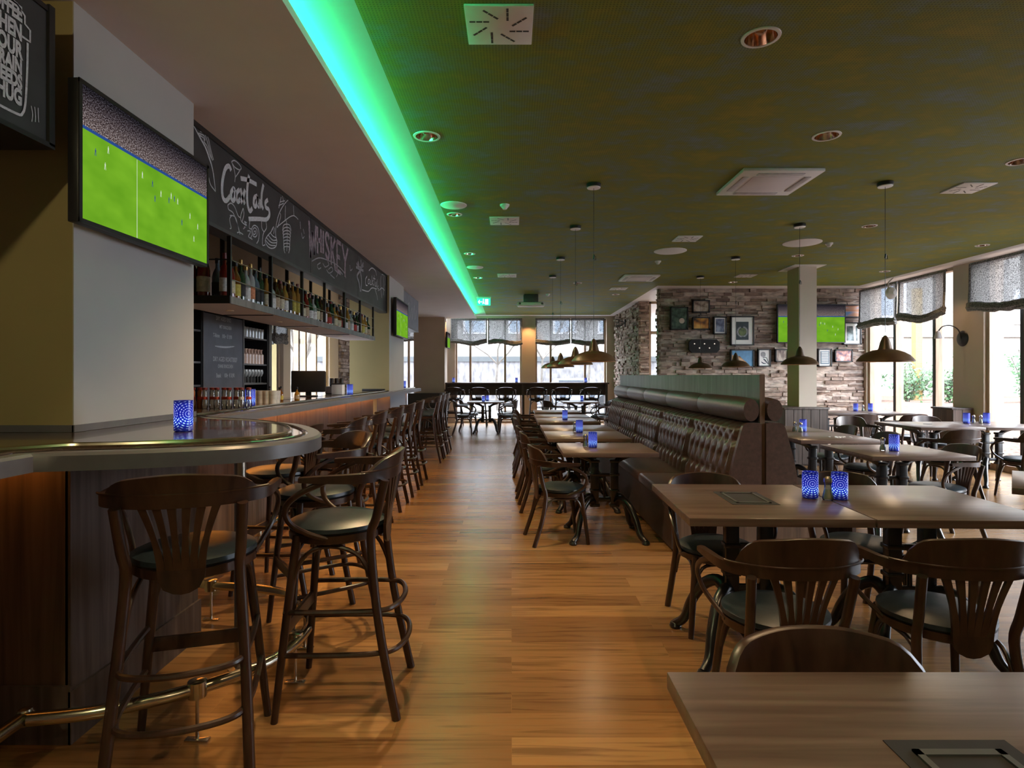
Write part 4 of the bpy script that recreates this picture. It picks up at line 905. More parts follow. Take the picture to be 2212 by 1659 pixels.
t = thing('wall_spotlight', 'round white spotlight on the window head beside the stone wall', 'spotlight', (6.72,10.6,2.86)); obj('head', MB().lathe([(0,-.02),(.09,-.02),(.11,0),(.10,.05),(.04,.10),(0,.10)],20,M=Matrix.Rotation(PI/2,4,'X') @ Matrix.Rotation(.3,4,'Y')), M['trimw'], t); obj('arm', MB().tube([(0,.05,.05),(0,.05,.20),(.1,.05,.29)],.012,8), M['trimw'], t)
t = thing('wall_lamp', 'black gooseneck wall lamp with small bell shade between the side windows', 'wall lamp', (7.1,9.4,1.98))
obj('backplate', MB().lathe([(0,-.03),(.09,-.025),(.12,-.008),(.125,0)],24,M=Matrix.Rotation(PI/2,4,'Y')), M['black'], t)
obj('arm', MB().tube(spl([(-.03,0,0),(-.08,-.02,.13),(-.20,-.03,.20),(-.33,-.03,.19),(-.40,-.03,.12)],6), .009, 8), M['black'], t)
obj('shade', MB().lathe([(.01,.12),(.03,.10),(.045,.05),(.055,.0),(.05,.0),(.04,.05),(.01,.1)],16,(-.41,-.03,0)), M['baredgel'], t)
t = thing('wire_wall_sconce', 'black wire cage sconce on the side of the stone pier', 'wall lamp', (2.94,15.4,2.75))
obj('backplate', MB().rbox(-.03,.0,-.04,.04,-.1,.1,.008), M['black'], t)
b = MB()
for k in range(7):
    a = k*PI/3.5; b.tube(spl([(-.02,0,0),(-.12,.08*math.cos(a),.08*math.sin(a)),(-.26,.11*math.cos(a+.3),.11*math.sin(a+.3))],4), .006, 5)
for q in (.10,.18,.26): b.tube([(-q,(.05+q*.25)*math.cos(k*PI/8),(.05+q*.25)*math.sin(k*PI/8)) for k in range(16)], .005, 5, closed=True)
obj('wire_cage', b, M['darkgrey'], t)

# ------------------------------------------------------------------ blinds
def blind(axis, c, a, e, z0, z1, label, wav=.03, seed=0):
    rr = random.Random(seed); n = 20; b = MB(); t = thing('roman_blind', label, 'blind')
    ph = rr.uniform(0,6)
    def P(u, z, d): return (u, c-d, z) if axis == 'y' else (c-d, u, z)
    def zb(s): return z0 + wav*math.sin(s*PI*2+ph)*.6 - wav*abs(math.sin(s*PI))*.6
    for i in range(n+1):
        s = i/n; u = a+(e-a)*s
        for j in range(6): q = j/5; b.v.append(P(u, z1+(zb(s)-z1)*q, .008*math.sin(s*20+q*4)+.02*q))
    for i in range(n):
        for j in range(5): b.f.append((i*6+j,i*6+j+1,(i+1)*6+j+1,(i+1)*6+j))
    obj('fabric', b, M['blind'], t)
    b = MB()
    for k, (dz, r) in enumerate(((.015,.032),(-.03,.038),(-.065,.030))):
        b.tube([P(a+(e-a)*i/n, zb(i/n)+dz+rr.uniform(-.008,.008), .03+.01*(k % 2)) for i in range(n+1)], [r*rr.uniform(.8,1.2) for _ in range(n+1)], 7)
    obj('gathered_hem', b, M['hem'], t)
    b = MB()
    for u in (a+.015, e-.015): b.tube([P(u, z1, .012), P(u,(z0+z1)/2,.016), P(u, zb(0 if u < (a+e)/2 else 1), .03)], .017, 6)
    b.tube([P(a,z1,.0),P(e,z1,.0)], .02, 6)
    obj('border', b, M['hem'], t)
blind('y',17.52,-1.78,-.72,2.42,3.06,'sheer grey blind on the left half of the left end window',.05,1)
blind('y',17.52,-.69,.31,2.42,3.06,'sheer grey blind on the right half of the left end window',.07,2)
blind('y',17.52,.70,1.72,2.40,3.06,'sheer grey blind on the left half of the right end window',.03,3)
blind('y',17.52,1.75,2.72,2.40,3.06,'sheer grey blind on the right half of the right end window',.03,4)
blind('y',17.52,-3.4,-2.74,2.5,3.0,'small part of a blind seen past the middle pillar',.02,5)
blind('x',6.95,10.75,11.9,2.44,3.08,'gathered grey blind nearest the stone wall',.05,6)
blind('x',6.95,9.55,10.70,2.44,3.08,'gathered grey blind beside the wall lamp pier',.05,7)
blind('x',6.95,7.4,9.05,2.44,3.08,'gathered grey blind at the right edge of the picture',.04,8)
blind('x',6.95,5.5,7.35,2.44,3.08,'gathered grey blind just outside the right edge',.04,9)
blind('x',-3.22,8.16,8.62,1.95,2.6,'short speckled blind on the narrow window behind the bar',.02,10)

# ------------------------------------------------------------------ chairs and stools
def rail_mesh(zl, zt, zc, hw=.215, back=-.235, front=.09, aw=.275):
    # U shaped bentwood back rail with raised crest
    pts = [(-aw,front),(-aw+.004,front-.08),(-aw+.022,back+.10),(-hw+.035,back+.03),(-.09,back-.008),(0,back-.015),(.09,back-.008),(hw-.035,back+.03),(aw-.022,back+.10),(aw-.004,front-.08),(aw,front)]
    P = spl(pts, 5); n = len(P); b = MB(); th = .022
    for i, p in enumerate(P):
        tg = (P[min(i+1,n-1)]-P[max(i-1,0)]).normalized(); nr = Vector((-tg.y,tg.x,0))
        s = i/(n-1); c = abs(s-.5)*2
        k = 1 if c < .36 else max(0,(1-((c-.36)/.15)**2)**.5) if c < .51 else 0
        arm = 0 if c < .55 else (c-.55)/.45
        top = zt + (zc-zt-.016*(c/.36)**2)*k - .012*arm; low = zl + .012*arm; lean = -.02*k
        wdt = th*(1+.5*arm)
        a = p + nr*wdt/2; d = p - nr*wdt/2
        for (q, z, ln) in ((a,low,0),(a,(low+top)/2,lean*.4),(a,top-.004,lean),(p,top,lean),(d,top-.004,lean),(d,(low+top)/2,lean*.4),(d,low,0)):
            b.v.append((q.x, q.y+ln, z))
    for i in range(n-1):
        for k in range(7):
            l = (k+1) % 7; b.f.append((i*7+k,i*7+l,(i+1)*7+l,(i+1)*7+k))
    b.f.append(tuple(range(7))); b.f.append(tuple((n-1)*7+k for k in reversed(range(7))))
    # thin moulding line under the crest
    mid = [p for i, p in enumerate(P) if abs(i/(n-1)-.5)*2 < .62]
    b.tube([(p.x*1.045, p.y-.012*(1 if p.y < 0 else 0)-.004, zt+.002) for p in mid], .0042, 5)
    return b
def splat_mesh(zs, zl, yb=-.205, yt=-.245):
    b = MB(); n = 6
    def pt(u, s, d):   # u -1..1 across, s 0 bottom..1 top, curved in plan
        wd = .072 + (.135-.072)*s**1.5; x = u*wd; y = yb+(yt-yb)*s + .018*(u*u)*(s) - d; z = zs+(zl-zs)*s
        return (x,y,z)
    for i in range(n):
        c = -1+ (2*i+1)/n; hw0 = .98/n; hw1 = .60/n
        rows = 9; o = len(b.v)
        for r in range(rows):
            s = r/(rows-1); hw = hw0 + (hw1-hw0)*min(1, max(0,(s-.15))*3.0)
            for (uu, dd) in ((c-hw,0),(c+hw,0),(c+hw,.012),(c-hw,.012)): b.v.append(pt(uu, s, dd))
        for r in range(rows-1):
            for k in range(4):
                l = (k+1) % 4; b.f.append((o+r*4+k,o+r*4+l,o+(r+1)*4+l,o+(r+1)*4+k))
        b.f.append((o,o+1,o+2,o+3)); e = o+(rows-1)*4; b.f.append((e+3,e+2,e+1,e))
    # rounded lobe
    lob = [(-.074,.012),(-.070,-.03),(-.055,-.062),(-.025,-.078),(0,-.082),(.025,-.078),(.055,-.062),(.070,-.03),(.074,.012)]
    m = len(lob); o = len(b.v)
    b.v += [(x,yb,zs+z) for x,z in lob] + [(x,yb-.012,zs+z) for x,z in lob]
    b.f.append(tuple(o+i for i in range(m))); b.f.append(tuple(o+m+i for i in reversed(range(m))))
    for i in range(m): j = (i+1) % m; b.f.append((o+i,o+j,o+m+j,o+m+i))
    return b
def seat_mesh(z, r=.205, h=.045, fr=False):
    if fr: prof = [(0,z-.062),(r-.015,z-.062),(r+.002,z-.055),(r+.004,z-.024),(r-.006,z-.022),(0,z-.022)]
    else: prof = [(0,z-.024),(r-.004,z-.022),(r+.006,z-.012),(r+.004,z+.004),(r-.03,z+.018),(r*.5,z+.024),(0,z+.026)]
    b = MB().lathe(prof, 28)
    b.v = [(x*(1.0 if y > 0 else 1-.10*(-y/r)), y*(1.02 if y > 0 else .96), zz) for x,y,zz in b.v]
    return b
def build_seat(kind):
    ch = kind == 'chair'
    zs = .45 if ch else .765; zl = zs+.205 if ch else zs+.20; zt = zl+.045; zc = zs+.365 if ch else zs+.315
    t = thing('bentwood_armchair' if ch else 'bentwood_bar_stool', 'x', 'chair' if ch else 'bar stool')
    W = M['chairwood']
    obj('seat', seat_mesh(zs), M['leather'], t)
    obj('seat_frame', seat_mesh(zs, fr=True), W, t)
    sp = .03 if ch else .065
    for sx in (-1,1):
        obj('leg', MB().tube(spl([(sx*.155,.135,zs-.03),(sx*(.16+sp*.5),.15+sp*.3,zs*.5),(sx*(.165+sp),.165+sp*.6,0)],4), [.0195,.019,.0185,.018,.0175,.017,.016,.015,.0145], 10), W, t)
        obj('leg', MB().tube(spl([(sx*.190,-.232,zl+.005),(sx*.180,-.195,zs+.05),(sx*.175,-.172,zs-.05),(sx*(.178+sp*.3),-.195-sp*.2,zs*.5),(sx*(.182+sp*.6),-.265-sp*.3,0)],4), .0185, 10), W, t)
        obj('arm_support', MB().tube(spl([(sx*.262,-.01,zl+.012),(sx*.276,.09,zl-.035),(sx*.272,.145,zl-.09),(sx*.252,.135,zs+.045),(sx*.222,.075,zs-.005),(sx*.20,.0,zs-.035)],5), .0125, 8, flat=.8), W, t)
        # arched brace
        y = lambda s: .14-.33*s
        if ch: pth = [(sx*.172,.150,zs*.52),(sx*.165,.10,zs*.80),(sx*.16,0,zs-.075),(sx*.165,-.13,zs*.80),(sx*.172,-.195,zs*.52)]
        else: pth = [(sx*.185,.165,zs*.62),(sx*.17,.11,zs*.84),(sx*.16,0,zs-.075),(sx*.17,-.13,zs*.84),(sx*.185,-.20,zs*.62)]
        obj('brace', MB().tube(spl(pth,5), .0095, 8), W, t)
    if ch:
        obj('brace', MB().tube(spl([(-.17,.150,zs*.52),(-.12,.14,zs*.80),(0,.13,zs-.075),(.12,.14,zs*.80),(.17,.150,zs*.52)],5), .0095, 8), W, t)
    else:
        for z, g in ((.26,1.0),(.43,.94)):
            obj('stretcher', MB().tube(spl([(-.205*g,.19*g,z),(-.21*g,.0,z),(-.20*g,-.19,z),(-.15*g,-.275*g,z),(0,-.305*g,z),(.15*g,-.275*g,z),(.20*g,-.19,z),(.21*g,0,z),(.205*g,.19*g,z)],5), .0115, 8), W, t)
        obj('foot_board', MB().rbox(-.195,.195,.165,.183,.33,.385,.004), W, t)
        obj('brace', MB().tube(spl([(-.185,.165,zs*.62),(-.13,.15,zs*.84),(0,.135,zs-.075),(.13,.15,zs*.84),(.185,.165,zs*.62)],5), .0095, 8), W, t)
    obj('back_rail', rail_mesh(zl, zt, zc), W, t, ang=50)
    obj('fan_splat', splat_mesh(zs-.015, zl+.006), W, t)
    return t
chair0 = build_seat('chair'); stool0 = build_seat('stool')
used = {'c':False,'s':False}
def put(kind, x, y, rz, label, group):
    src = chair0 if kind == 'c' else stool0
    if not used[kind]:
        used[kind] = True; src.location = (x,y,0); src.rotation_euler = (0,0,rz); src['label'] = label; src['group'] = group; return src
    return dup(src, (x,y,0), rz, label, group)
D = math.radians
# local +Y is the way the sitter faces
G = 'bar stools along the bar'
for (x,y,a,l) in [(-1.165,2.20,17,'nearest bar stool, seen from behind at the rounded bar end'),(-.76,2.64,92,'bar stool with green lit seat at the tip of the rounded bar end'),
 (-1.08,3.32,125,'bar stool just behind the green lit one, turned so its seat shows'),(-1.56,4.0,85,'bar stool tucked behind the rounded bar end, close to the bar front'),
 (-1.42,4.66,92,'first bar stool of the straight row beyond the rounded end'),(-1.42,5.45,90,'second bar stool of the straight row'),(-1.42,6.32,90,'third bar stool of the straight row'),
 (-1.42,7.08,90,'fourth bar stool of the straight row'),(-1.42,7.8,90,'fifth bar stool of the straight row'),(-1.42,9.75,90,'bar stool nearest of the three by the far bar end'),
 (-1.42,10.4,90,'middle bar stool of the three by the far bar end'),(-1.42,11.05,90,'furthest bar stool of the three by the far bar end')]:
    put('s',x,y,D(a),l,G)
for i,(px) in enumerate((976,1034,1093,1160,1215,1277)):
    x = (px-1105)*16.35/F + (.06 if i == 0 else 0); put('s',x,16.45,0,f"bar stool at the high window counter, {ORD[i]} from the left",'bar stools at the window counter')
G = 'armchairs in the dining area'
for (x,y,a,l) in [(.42,5.10,-80,'armchair at the nearest aisle table, green lit seat'),(.36,6.28,-88,'armchair second along the aisle side of the booth tables'),(.33,6.98,-90,'armchair third along the aisle side of the booth tables'),
 (.30,8.35,-90,'armchair fourth along the aisle side of the booth tables'),(.30,9.15,-90,'armchair fifth along the aisle side of the booth tables'),(.32,10.5,-88,'armchair furthest along the aisle side of the booth tables'),
 (-1.13,14.25,-85,'near left armchair at the far square table left of the aisle'),(-1.05,15.05,-85,'far left armchair at the far square table left of the aisle'),(-.12,14.3,85,'near right armchair at the far square table left of the aisle'),(-.15,15.05,85,'far right armchair at the far square table left of the aisle'),
 (1.02,14.2,-60,'armchair left of the far table behind the booth row'),(2.05,13.9,95,'near armchair right of the far table behind the booth row'),(2.25,14.8,90,'far armchair right of the far table behind the booth row'),
 (1.15,3.36,180,'armchair on the booth side of the big table, left one, seat seen under the tabletop'),(1.98,3.40,180,'armchair on the booth side of the big table, right one'),
 (1.07,2.42,0,'armchair seen from behind at the near side of the big table, left one'),(1.72,2.42,-4,'armchair seen from behind at the near side of the big table, right one'),
 (.70,1.13,180,'armchair facing the viewer behind the foreground table'),
 (3.64,5.10,90,'armchair at the right end of the middle table with one candle'),(3.70,6.22,90,'armchair right of the table beside the booth, near one'),(3.75,7.05,90,'armchair right of the table beside the booth, far one'),
 (4.95,6.78,6,'armchair seen from behind at the near side of the window table, left one'),(5.85,6.80,0,'armchair seen from behind at the near side of the window table, at the picture edge'),
 (4.9,8.45,180,'armchair beyond the window table, left one'),(6.0,8.45,180,'armchair beyond the window table, right one'),
 (5.40,9.35,2,'armchair seen from behind at the table by the stone wall, left one'),(6.20,9.40,2,'armchair seen from behind at the table by the stone wall, right one'),
 (2.42,3.42+.9,150,'armchair in the gap between the booth and the middle table') if False else (5.0,9.3+1.9,180,'armchair between the stone wall and its table')]:
    put('c',x,y,D(a),l,G)

# ------------------------------------------------------------------ tables
def foot_mesh(sx, sy):
    P = spl([(sx*.105,sy*.02,.30),(sx*.135,sy*.07,.335),(sx*.19,sy*.13,.29),(sx*.235,sy*.19,.18),(sx*.262,sy*.235,.07),(sx*.30,sy*.275,.022)],5)
    n = len(P); return MB().tube(P, [.034-.012*i/n for i in range(n)], 10).lathe([(0,0),(.03,0),(.034,.012),(.026,.03),(0,.036)],12,(sx*.30,sy*.275,0))
def col_mesh(sx):
    x = sx*.085
    b = MB().rbox(x-.034,x+.034,-.028,.028,.27,.66,.006)
    for z in (.27,.40,.54,.655): b.rbox(x-.042,x+.042,-.036,.036,z-.012,z+.012,.006)
    b.tube(spl([(x,0,.60),(x+sx*.03,0,.66),(x+sx*.11,0,.70),(x+sx*.19,0,.722)],4), [.026]*13, 8)
    return b
BASE = {}
def table_base(t):
    for sx in (-1,1):
        obj('column', BASE.setdefault(('c',sx), col_mesh(sx).mesh('column')), M['blackm'], t)
        for sy in (-1,1): obj('foot', BASE.setdefault(('f',sx,sy), foot_mesh(sx,sy).mesh('foot')), M['blackm'], t)
    obj('crosspiece', BASE.setdefault('x', MB().rbox(-.09,.09,-.012,.012,.30,.34,.004).rbox(-.09,.09,-.012,.012,.52,.55,.004).rbox(-.28,.28,-.03,.03,.715,.732,.004).rbox(-.03,.03,-.26,.26,.715,.732,.004).tube([(0,0,.34),(0,0,.53)],.012,8).mesh('crosspiece')), M['blackm'], t)
def table(x0,x1,y0,y1,label,group='dining tables',rz=0,tray=None,zt=.77):
    cx,cy = (x0+x1)/2,(y0+y1)/2; W,Dd = (x1-x0)/2,(y1-y0)/2
    t = thing('dining_table', label, 'table', (cx,cy,0), rz, group)
    obj('tabletop', MB().rbox(-W,W,-Dd,Dd,zt-.036,zt,.0025), M['tabletop'], t)
    table_base(t)
    if tray:
        a,b_,c,d = tray
        p = obj('power_flap', MB().box(a,b_,c,d,zt-.001,zt+.0015), M['blackmatte'], t)
        obj('flap_rim', MB().box(a+.03,b_-.03,d-.045,d-.03,zt+.001,zt+.005).box(a+.03,b_-.03,c+.03,c+.045,zt+.001,zt+.005).box(a+.03,a+.042,c+.03,d-.03,zt+.001,zt+.005).box(b_-.042,b_-.03,c+.03,d-.03,zt+.001,zt+.005), M['darkgrey'], p)
    return t
table(.42,1.20,4.85,5.57,'single walnut table nearest in the booth row, green lit')
table(.36,1.20,5.95,6.75,'booth row table with a candle, near half of the second pair')
table(.36,1.20,6.76,7.58,'booth row table, far half of the second pair')
table(.36,1.20,8.02,8.82,'booth row table with a candle, near half of the third pair')
table(.36,1.20,8.83,9.65,'booth row table, far half of the third pair')
table(.40,1.20,10.15,10.95,'furthest booth row table')
table(-1.05,-.18,14.1,15.0,'square table left of the aisle before the end windows')
table(1.22,2.08,14.1,15.0,'square table behind the booth before the right end window')
table(.80,1.605,2.62,3.455,'left half of the big table, with the power flap', rz=D(-2), tray=(-.12,.11,-.13,.19))
table(1.612,2.40,2.59,3.43,'right half of the big table, plain top', rz=D(-2))
table(.33,1.60,.25,1.27,'foreground walnut table with black power flap, cut by the picture edge', tray=(-.325,-.115,.045-.30,.27) )
table(2.81,3.62,4.65,5.45,'middle table with one candle right of the booth end')
table(2.81,3.62,5.80,6.62,'table beside the booth with candle and crumbs, near half')
table(2.81,3.62,6.63,7.45,'table beside the booth, far half')
table(4.95,5.74,7.22,8.15,'window table, left half, pale with reflected daylight')
table(5.75,6.62,7.22,8.15,'window table, right half with two candles')
table(5.12,5.92,9.9,10.7,'table by the stone wall, left half')
table(5.93,6.70,9.9,10.7,'table by the stone wall, right half with two candles')
table(2.97,3.77,3.0,3.8,'table corner just showing at the right edge of the picture', rz=D(-40))

# table things
def candle(x,y,z,label):
    if 'candle' not in CH:
        CH['candle'] = MB().lathe([(0,.0),(.034,0),(.0385,.004),(.0385,.136),(.0365,.136),(.036,.01),(0,.009)],28).mesh('candle_glass')
        CH['tea'] = MB().lathe([(0,.008),(.02,.008),(.02,.022),(.0,.023)],16).mesh('tealight'); CH['fl'] = MB().lathe([(0,.022),(.006,.028),(.005,.036),(0,.046)],10).mesh('flame')
    t = thing('candle_holder', label, 'candle holder', (x,y,z), R.uniform(0,6), 'blue glass candle holders')
    obj('glass', CH['candle'], M['candle'], t); q = obj('tealight', CH['tea'], M['paper'], t); obj('flame', CH['fl'], M['flame'], q)
def shaker(x,y,z,label,dark=False,s=1):
    if 'shk' not in CH:
        CH['shk'] = MB().lathe([(0,0),(.021,0),(.024,.006),(.023,.02),(.016,.05),(.015,.07),(.019,.085)],16).mesh('shaker_body')
        CH['shc'] = MB().lathe([(.0195,.083),(.020,.086),(.018,.10),(.008,.108),(0,.109)],16).mesh('shaker_cap')
        CH['shf'] = MB().lathe([(0,.004),(.019,.005),(.018,.02),(.012,.05),(0,.052)],14).mesh('shaker_fill')
    t = thing('condiment_shaker', label, 'shaker', (x,y,z), 0, 'table shakers'); t.scale = (s,s,s)
    obj('glass_body', CH['shk'], M['clear'], t); obj('cap', CH['shc'], M['steel'], t)
    obj('filling', CH['shf'] if not dark else CH.setdefault('shfd', CH['shf'].copy()), M['pepper'] if dark else M['salt'], t)
M['salt'] = simple('salt', (.55,.55,.42), .9); M['pepper'] = simple('pepper', (.03,.025,.02), .9)
TZ = .7705
candle(-1.445,2.63,1.1545,'blue candle holder nearest, on the rounded bar end in front of the pillar')
candle(-2.10,4.80,1.1545,'blue candle holder on the bar beside the soft drink bottles')
candle(-2.03,7.5,1.1545,'blue candle holder on the bar by the white dispenser')
candle(-2.14,11.9,1.1545,'blue candle holder at the far end of the bar')
candle(.71,5.22,TZ,'blue candle holder on the nearest booth row table'); shaker(.655,5.30,TZ,'shaker behind the candle on the nearest booth row table')
candle(.75,6.6,TZ,'blue candle holder on the second pair of booth row tables'); shaker(.71,6.69,TZ,'shaker behind the candle on the second pair of booth row tables',True)
candle(.76,8.5,TZ,'blue candle holder on the third pair of booth row tables')
candle(-.68,14.45,TZ,'blue candle holder on the far left square table'); candle(-.6,14.85,TZ,'second blue candle holder on the far left square table, behind the other')
candle(1.72,14.6,TZ,'blue candle holder on the far table behind the booth')
candle(1.535,3.07,TZ,'left blue candle holder on the big table'); candle(1.67,3.04,TZ,'right blue candle holder on the big table')
shaker(1.600,3.02,TZ,'salt shaker between the two candles of the big table, front one',s=1.1); shaker(1.585,3.13,TZ,'shaker between the two candles of the big table, back one',True,1.1)
candle(3.02,4.98,TZ,'blue candle holder on the middle table') if False else candle(3.19,4.98,TZ,'blue candle holder on the middle table')
shaker(3.12,5.02,TZ,'shaker beside the candle on the middle table',True)
candle(3.28,6.72,TZ,'blue candle holder on the table beside the booth'); shaker(3.20,6.75,TZ,'shaker left of the candle on the table beside the booth',True); shaker(3.22,6.65,TZ,'light shaker in front of the dark one beside the booth')
candle(5.98,7.85,TZ,'left blue candle holder on the window table'); candle(6.26,7.87,TZ,'right blue candle holder on the window table')
shaker(6.08,7.86,TZ,'left shaker between the candles on the window table'); shaker(6.16,7.84,TZ,'right shaker between the candles on the window table',True)
candle(6.08,10.55,TZ,'left blue candle holder on the stone wall table'); candle(6.34,10.55,TZ,'right blue candle holder on the stone wall table'); shaker(6.21,10.55,TZ,'shaker between the candles on the stone wall table')
o = obj('paper_card', MB().box(-.05,.05,-.035,.035,0,.002), M['paper']); o.location = (.56,6.22,TZ); tag(o,'small white card on the second booth row table','card')
b = MB()
for k in range(26): x,y = R.gauss(0,.06), R.gauss(0,.03); s = R.uniform(.004,.011); b.rbox(x-s,x+s,y-s*.7,y+s*.7,0,.004,.001)
o = obj('crumbs', b, M['paper']); o.location = (3.36,6.08,TZ); tag(o,'scattered white paper crumbs on the table beside the booth','crumbs',kind='stuff')
o = obj('coaster', MB().lathe([(0,0),(.05,0),(.05,.003),(0,.003)],20), M['leather']); o.location = (5.40,7.75,TZ); tag(o,'dark coaster on the left window table','coaster')

# ------------------------------------------------------------------ banquette
t = thing('booth_partition', 'tall thin grey green panel standing between the two booth benches', 'partition', (1.99,7.8,0))
obj('panel', MB().rbox(-.018,.018,-3.05,3.05,.0,1.405,.003), M['partition'], t)
obj('end_strip', MB().box(-.02,.02,-3.062,-3.05,0,1.408), M['barwoodw'], t)
NS = 5; YB0, YB1 = 4.72, 10.72; SL = (YB1-YB0)/NS
def tuft_mesh(L_, side):
    # local: y 0..L_, facing -X (side=-1)
    b = MB(); nu, nv = 64, 44; zb, zt = .44, 1.02
    for i in range(nu+1):
        for j in range(nv+1):
            u = i/nu; v = j/nv; y = u*L_; z = zb+(zt-zb)*v
            edge = min(1, min(u,1-u)*16)**.5
            prof = .245 - .11*v**1.4 - (.10*max(0,(v-.9)/.1)**2)
            # vertical pleats that swing round alternating buttons
            ncol = 8; r = v*4.0; sw = .5*math.sin(PI*r)*.42 if v < .88 else .0
            ph = u*ncol + sw*.55
            c = abs(math.sin(PI*ph))
            d = .034*(c**.6)
            rowi = round(r); dv = (r-rowi); cu = (u*ncol + (.5 if rowi % 2 else 0)); du = cu-round(cu)
            d -= .040*math.exp(-(dv*dv*22+du*du*26)) * (1 if 0 < rowi < 4 else 0)
            x = -(prof + d)*edge - (.06*(1-edge))
            b.v.append((side*-1*x if side > 0 else x, y, z))
    for i in range(nu):
        for j in range(nv):
            a = i*(nv+1)+j; b.f.append((a,a+1,a+nv+2,a+nv+1))
    # closing faces at the ends and back
    for i in (0,nu):
        o = len(b.v); b.v += [(0,i/nu*L_,zb),(0,i/nu*L_,zt)]
        b.f.append(tuple([i*(nv+1)+j for j in range(nv+1)]+[o+1,o]))
    return b
def bench(side, label):
    s = side; x0 = 1.972 if s < 0 else 2.008
    t = thing('tufted_bench', label, 'bench', (x0,YB0,0))
    tm = tuft_mesh(SL, s).mesh('tufted_back')
    for i in range(NS):
        o = obj('tufted_back', tm, M['bench'], t); o.location = (0,i*SL,0)
        # roll
        rp = [(s*.075, i*SL+.004+ (SL-.008)*k/10, 1.125) for k in range(11)]
        q = obj('head_roll', MB().tube(rp, [.088,.098,.1,.1,.1,.1,.1,.1,.1,.098,.088], 18, flat=.70), M['bench'], t, ang=60)
        obj('seat_cushion', MB().rbox(min(s*.20,s*.72),max(s*.20,s*.72),i*SL+.004,(i+1)*SL-.004,.34,.44,.03,seg=3), M['bench'], t, ang=60)
    # side cheek closing the near end
    pr_ = [(0,.0),(s*.27,.0)]
    b = MB(); cheek = spl([(0,1.02),(s*.10,1.025),(s*.145,1.0),(s*.175,.90),(s*.215,.75),(s*.245,.60),(s*.26,.46),(s*.26,.30),(0,.30)],4)
    o = len(b.v); m = len(cheek); b.v += [(p.x,-.012,p.y) for p in cheek] + [(p.x,.03,p.y) for p in cheek]
    b.f.append(tuple(range(m))); b.f.append(tuple(m+i for i in reversed(range(m))))
    for i in range(m): j = (i+1) % m; b.f.append((i,j,m+j,m+i))
    obj('end_cheek', b, M['bench'], t)
    obj('plinth', MB().box(min(s*.02,s*.68),max(s*.02,s*.68),0.01,YB1-YB0-.01,.0,.34), M['barwoodw'], t)
    obj('front_board', MB().box(min(s*.68,s*.71),max(s*.68,s*.71),-.01,YB1-YB0,.03,.40), M['benchb'], t)
    return t
M['benchb'] = simple('dark_brown_bench_board', (.035,.02,.014), .45, noise=.15)
bench(-1,'dark brown tufted leather booth bench facing the aisle')
bench(1,'dark brown tufted booth bench on the window side of the partition')

# high window counter
t = thing('window_counter', 'long high dark counter in front of the end windows', 'counter', (0,16.95,0))
obj('top', MB().rbox(-1.9,2.74,-.22,.22,1.155,1.20,.005), M['tabletop'], t)
obj('apron', MB().box(-1.9,2.72,-.02,.0,.84,1.155), M['benchb'], t)
for x in (-1.86,.33,2.68): obj('support', MB().box(x-.035,x+.035,-.10,.16,0,1.155), M['barwood'], t)
for i,(x) in enumerate((-1.64,.14,2.1)): candle(x,16.9,1.2005,f"blue candle holder on the high window counter, {('left','middle','right')[i]} one")

# ------------------------------------------------------------------ outdoors
M['framel'] = simple('pale_window_glass', (.35,.42,.48), .2)
o = obj('ground', MB().box(-30,40,18,80,-.2,-.1).box(7.5,40,-20,18,-.2,-.1).box(-30,-4,-20,18,-.2,-.1).box(3.3,7.4,12.4,17.9,-.2,-.02), M['pave']); tag(o,'pale paved ground outside the windows','ground',kind='structure')
b = MB(); nx, ny = 14, 14
for i in range(nx+1):
    for j in range(ny+1):
        x = 7.6+i*1.0; y = 6+j*1.2; b.v.append((x,y,-.08+min(.75,max(0,(x-7.6)*.16+(y-9)*.05))+R.uniform(-.04,.04)))
for i in range(nx):
    for j in range(ny): a = i*(ny+1)+j; b.f.append((a,a+1,a+ny+2,a+ny+1))
o = obj('mulch_bed', b, M['soil']); tag(o,'brown bark mulch bed outside the side windows','mulch bed',kind='stuff')
t = thing('cream_building', 'cream rendered building beyond the garden outside the side windows', 'building', (0,0,0))
obj('wall', MB().box(8.6,30,21,21.4,-.1,9), M['render'], t)
for (x,z,w_,h_) in ((18.2,3.2,1.1,1.2),(13.2,3.4,1.3,1.3),(22,3.3,1.3,1.3)):
    q = obj('window', MB().box(x-w_/2,x+w_/2,20.94,20.99,z,z+h_), M['paper'], t); obj('pane', MB().box(x-w_/2+.12,x+w_/2-.12,20.92,20.94,z+.12,z+h_-.12), M['framel'], q)
obj('ledge', MB().box(8.6,30,20.9,21,2.75,2.9), M['trimw'], t)
o = obj('ochre_post', MB().box(12.05,12.25,17.8,18,0,4), simple('ochre_paint',(.30,.20,.07),.7)); tag(o,'ochre post outside the side window nearest the stone wall','post')
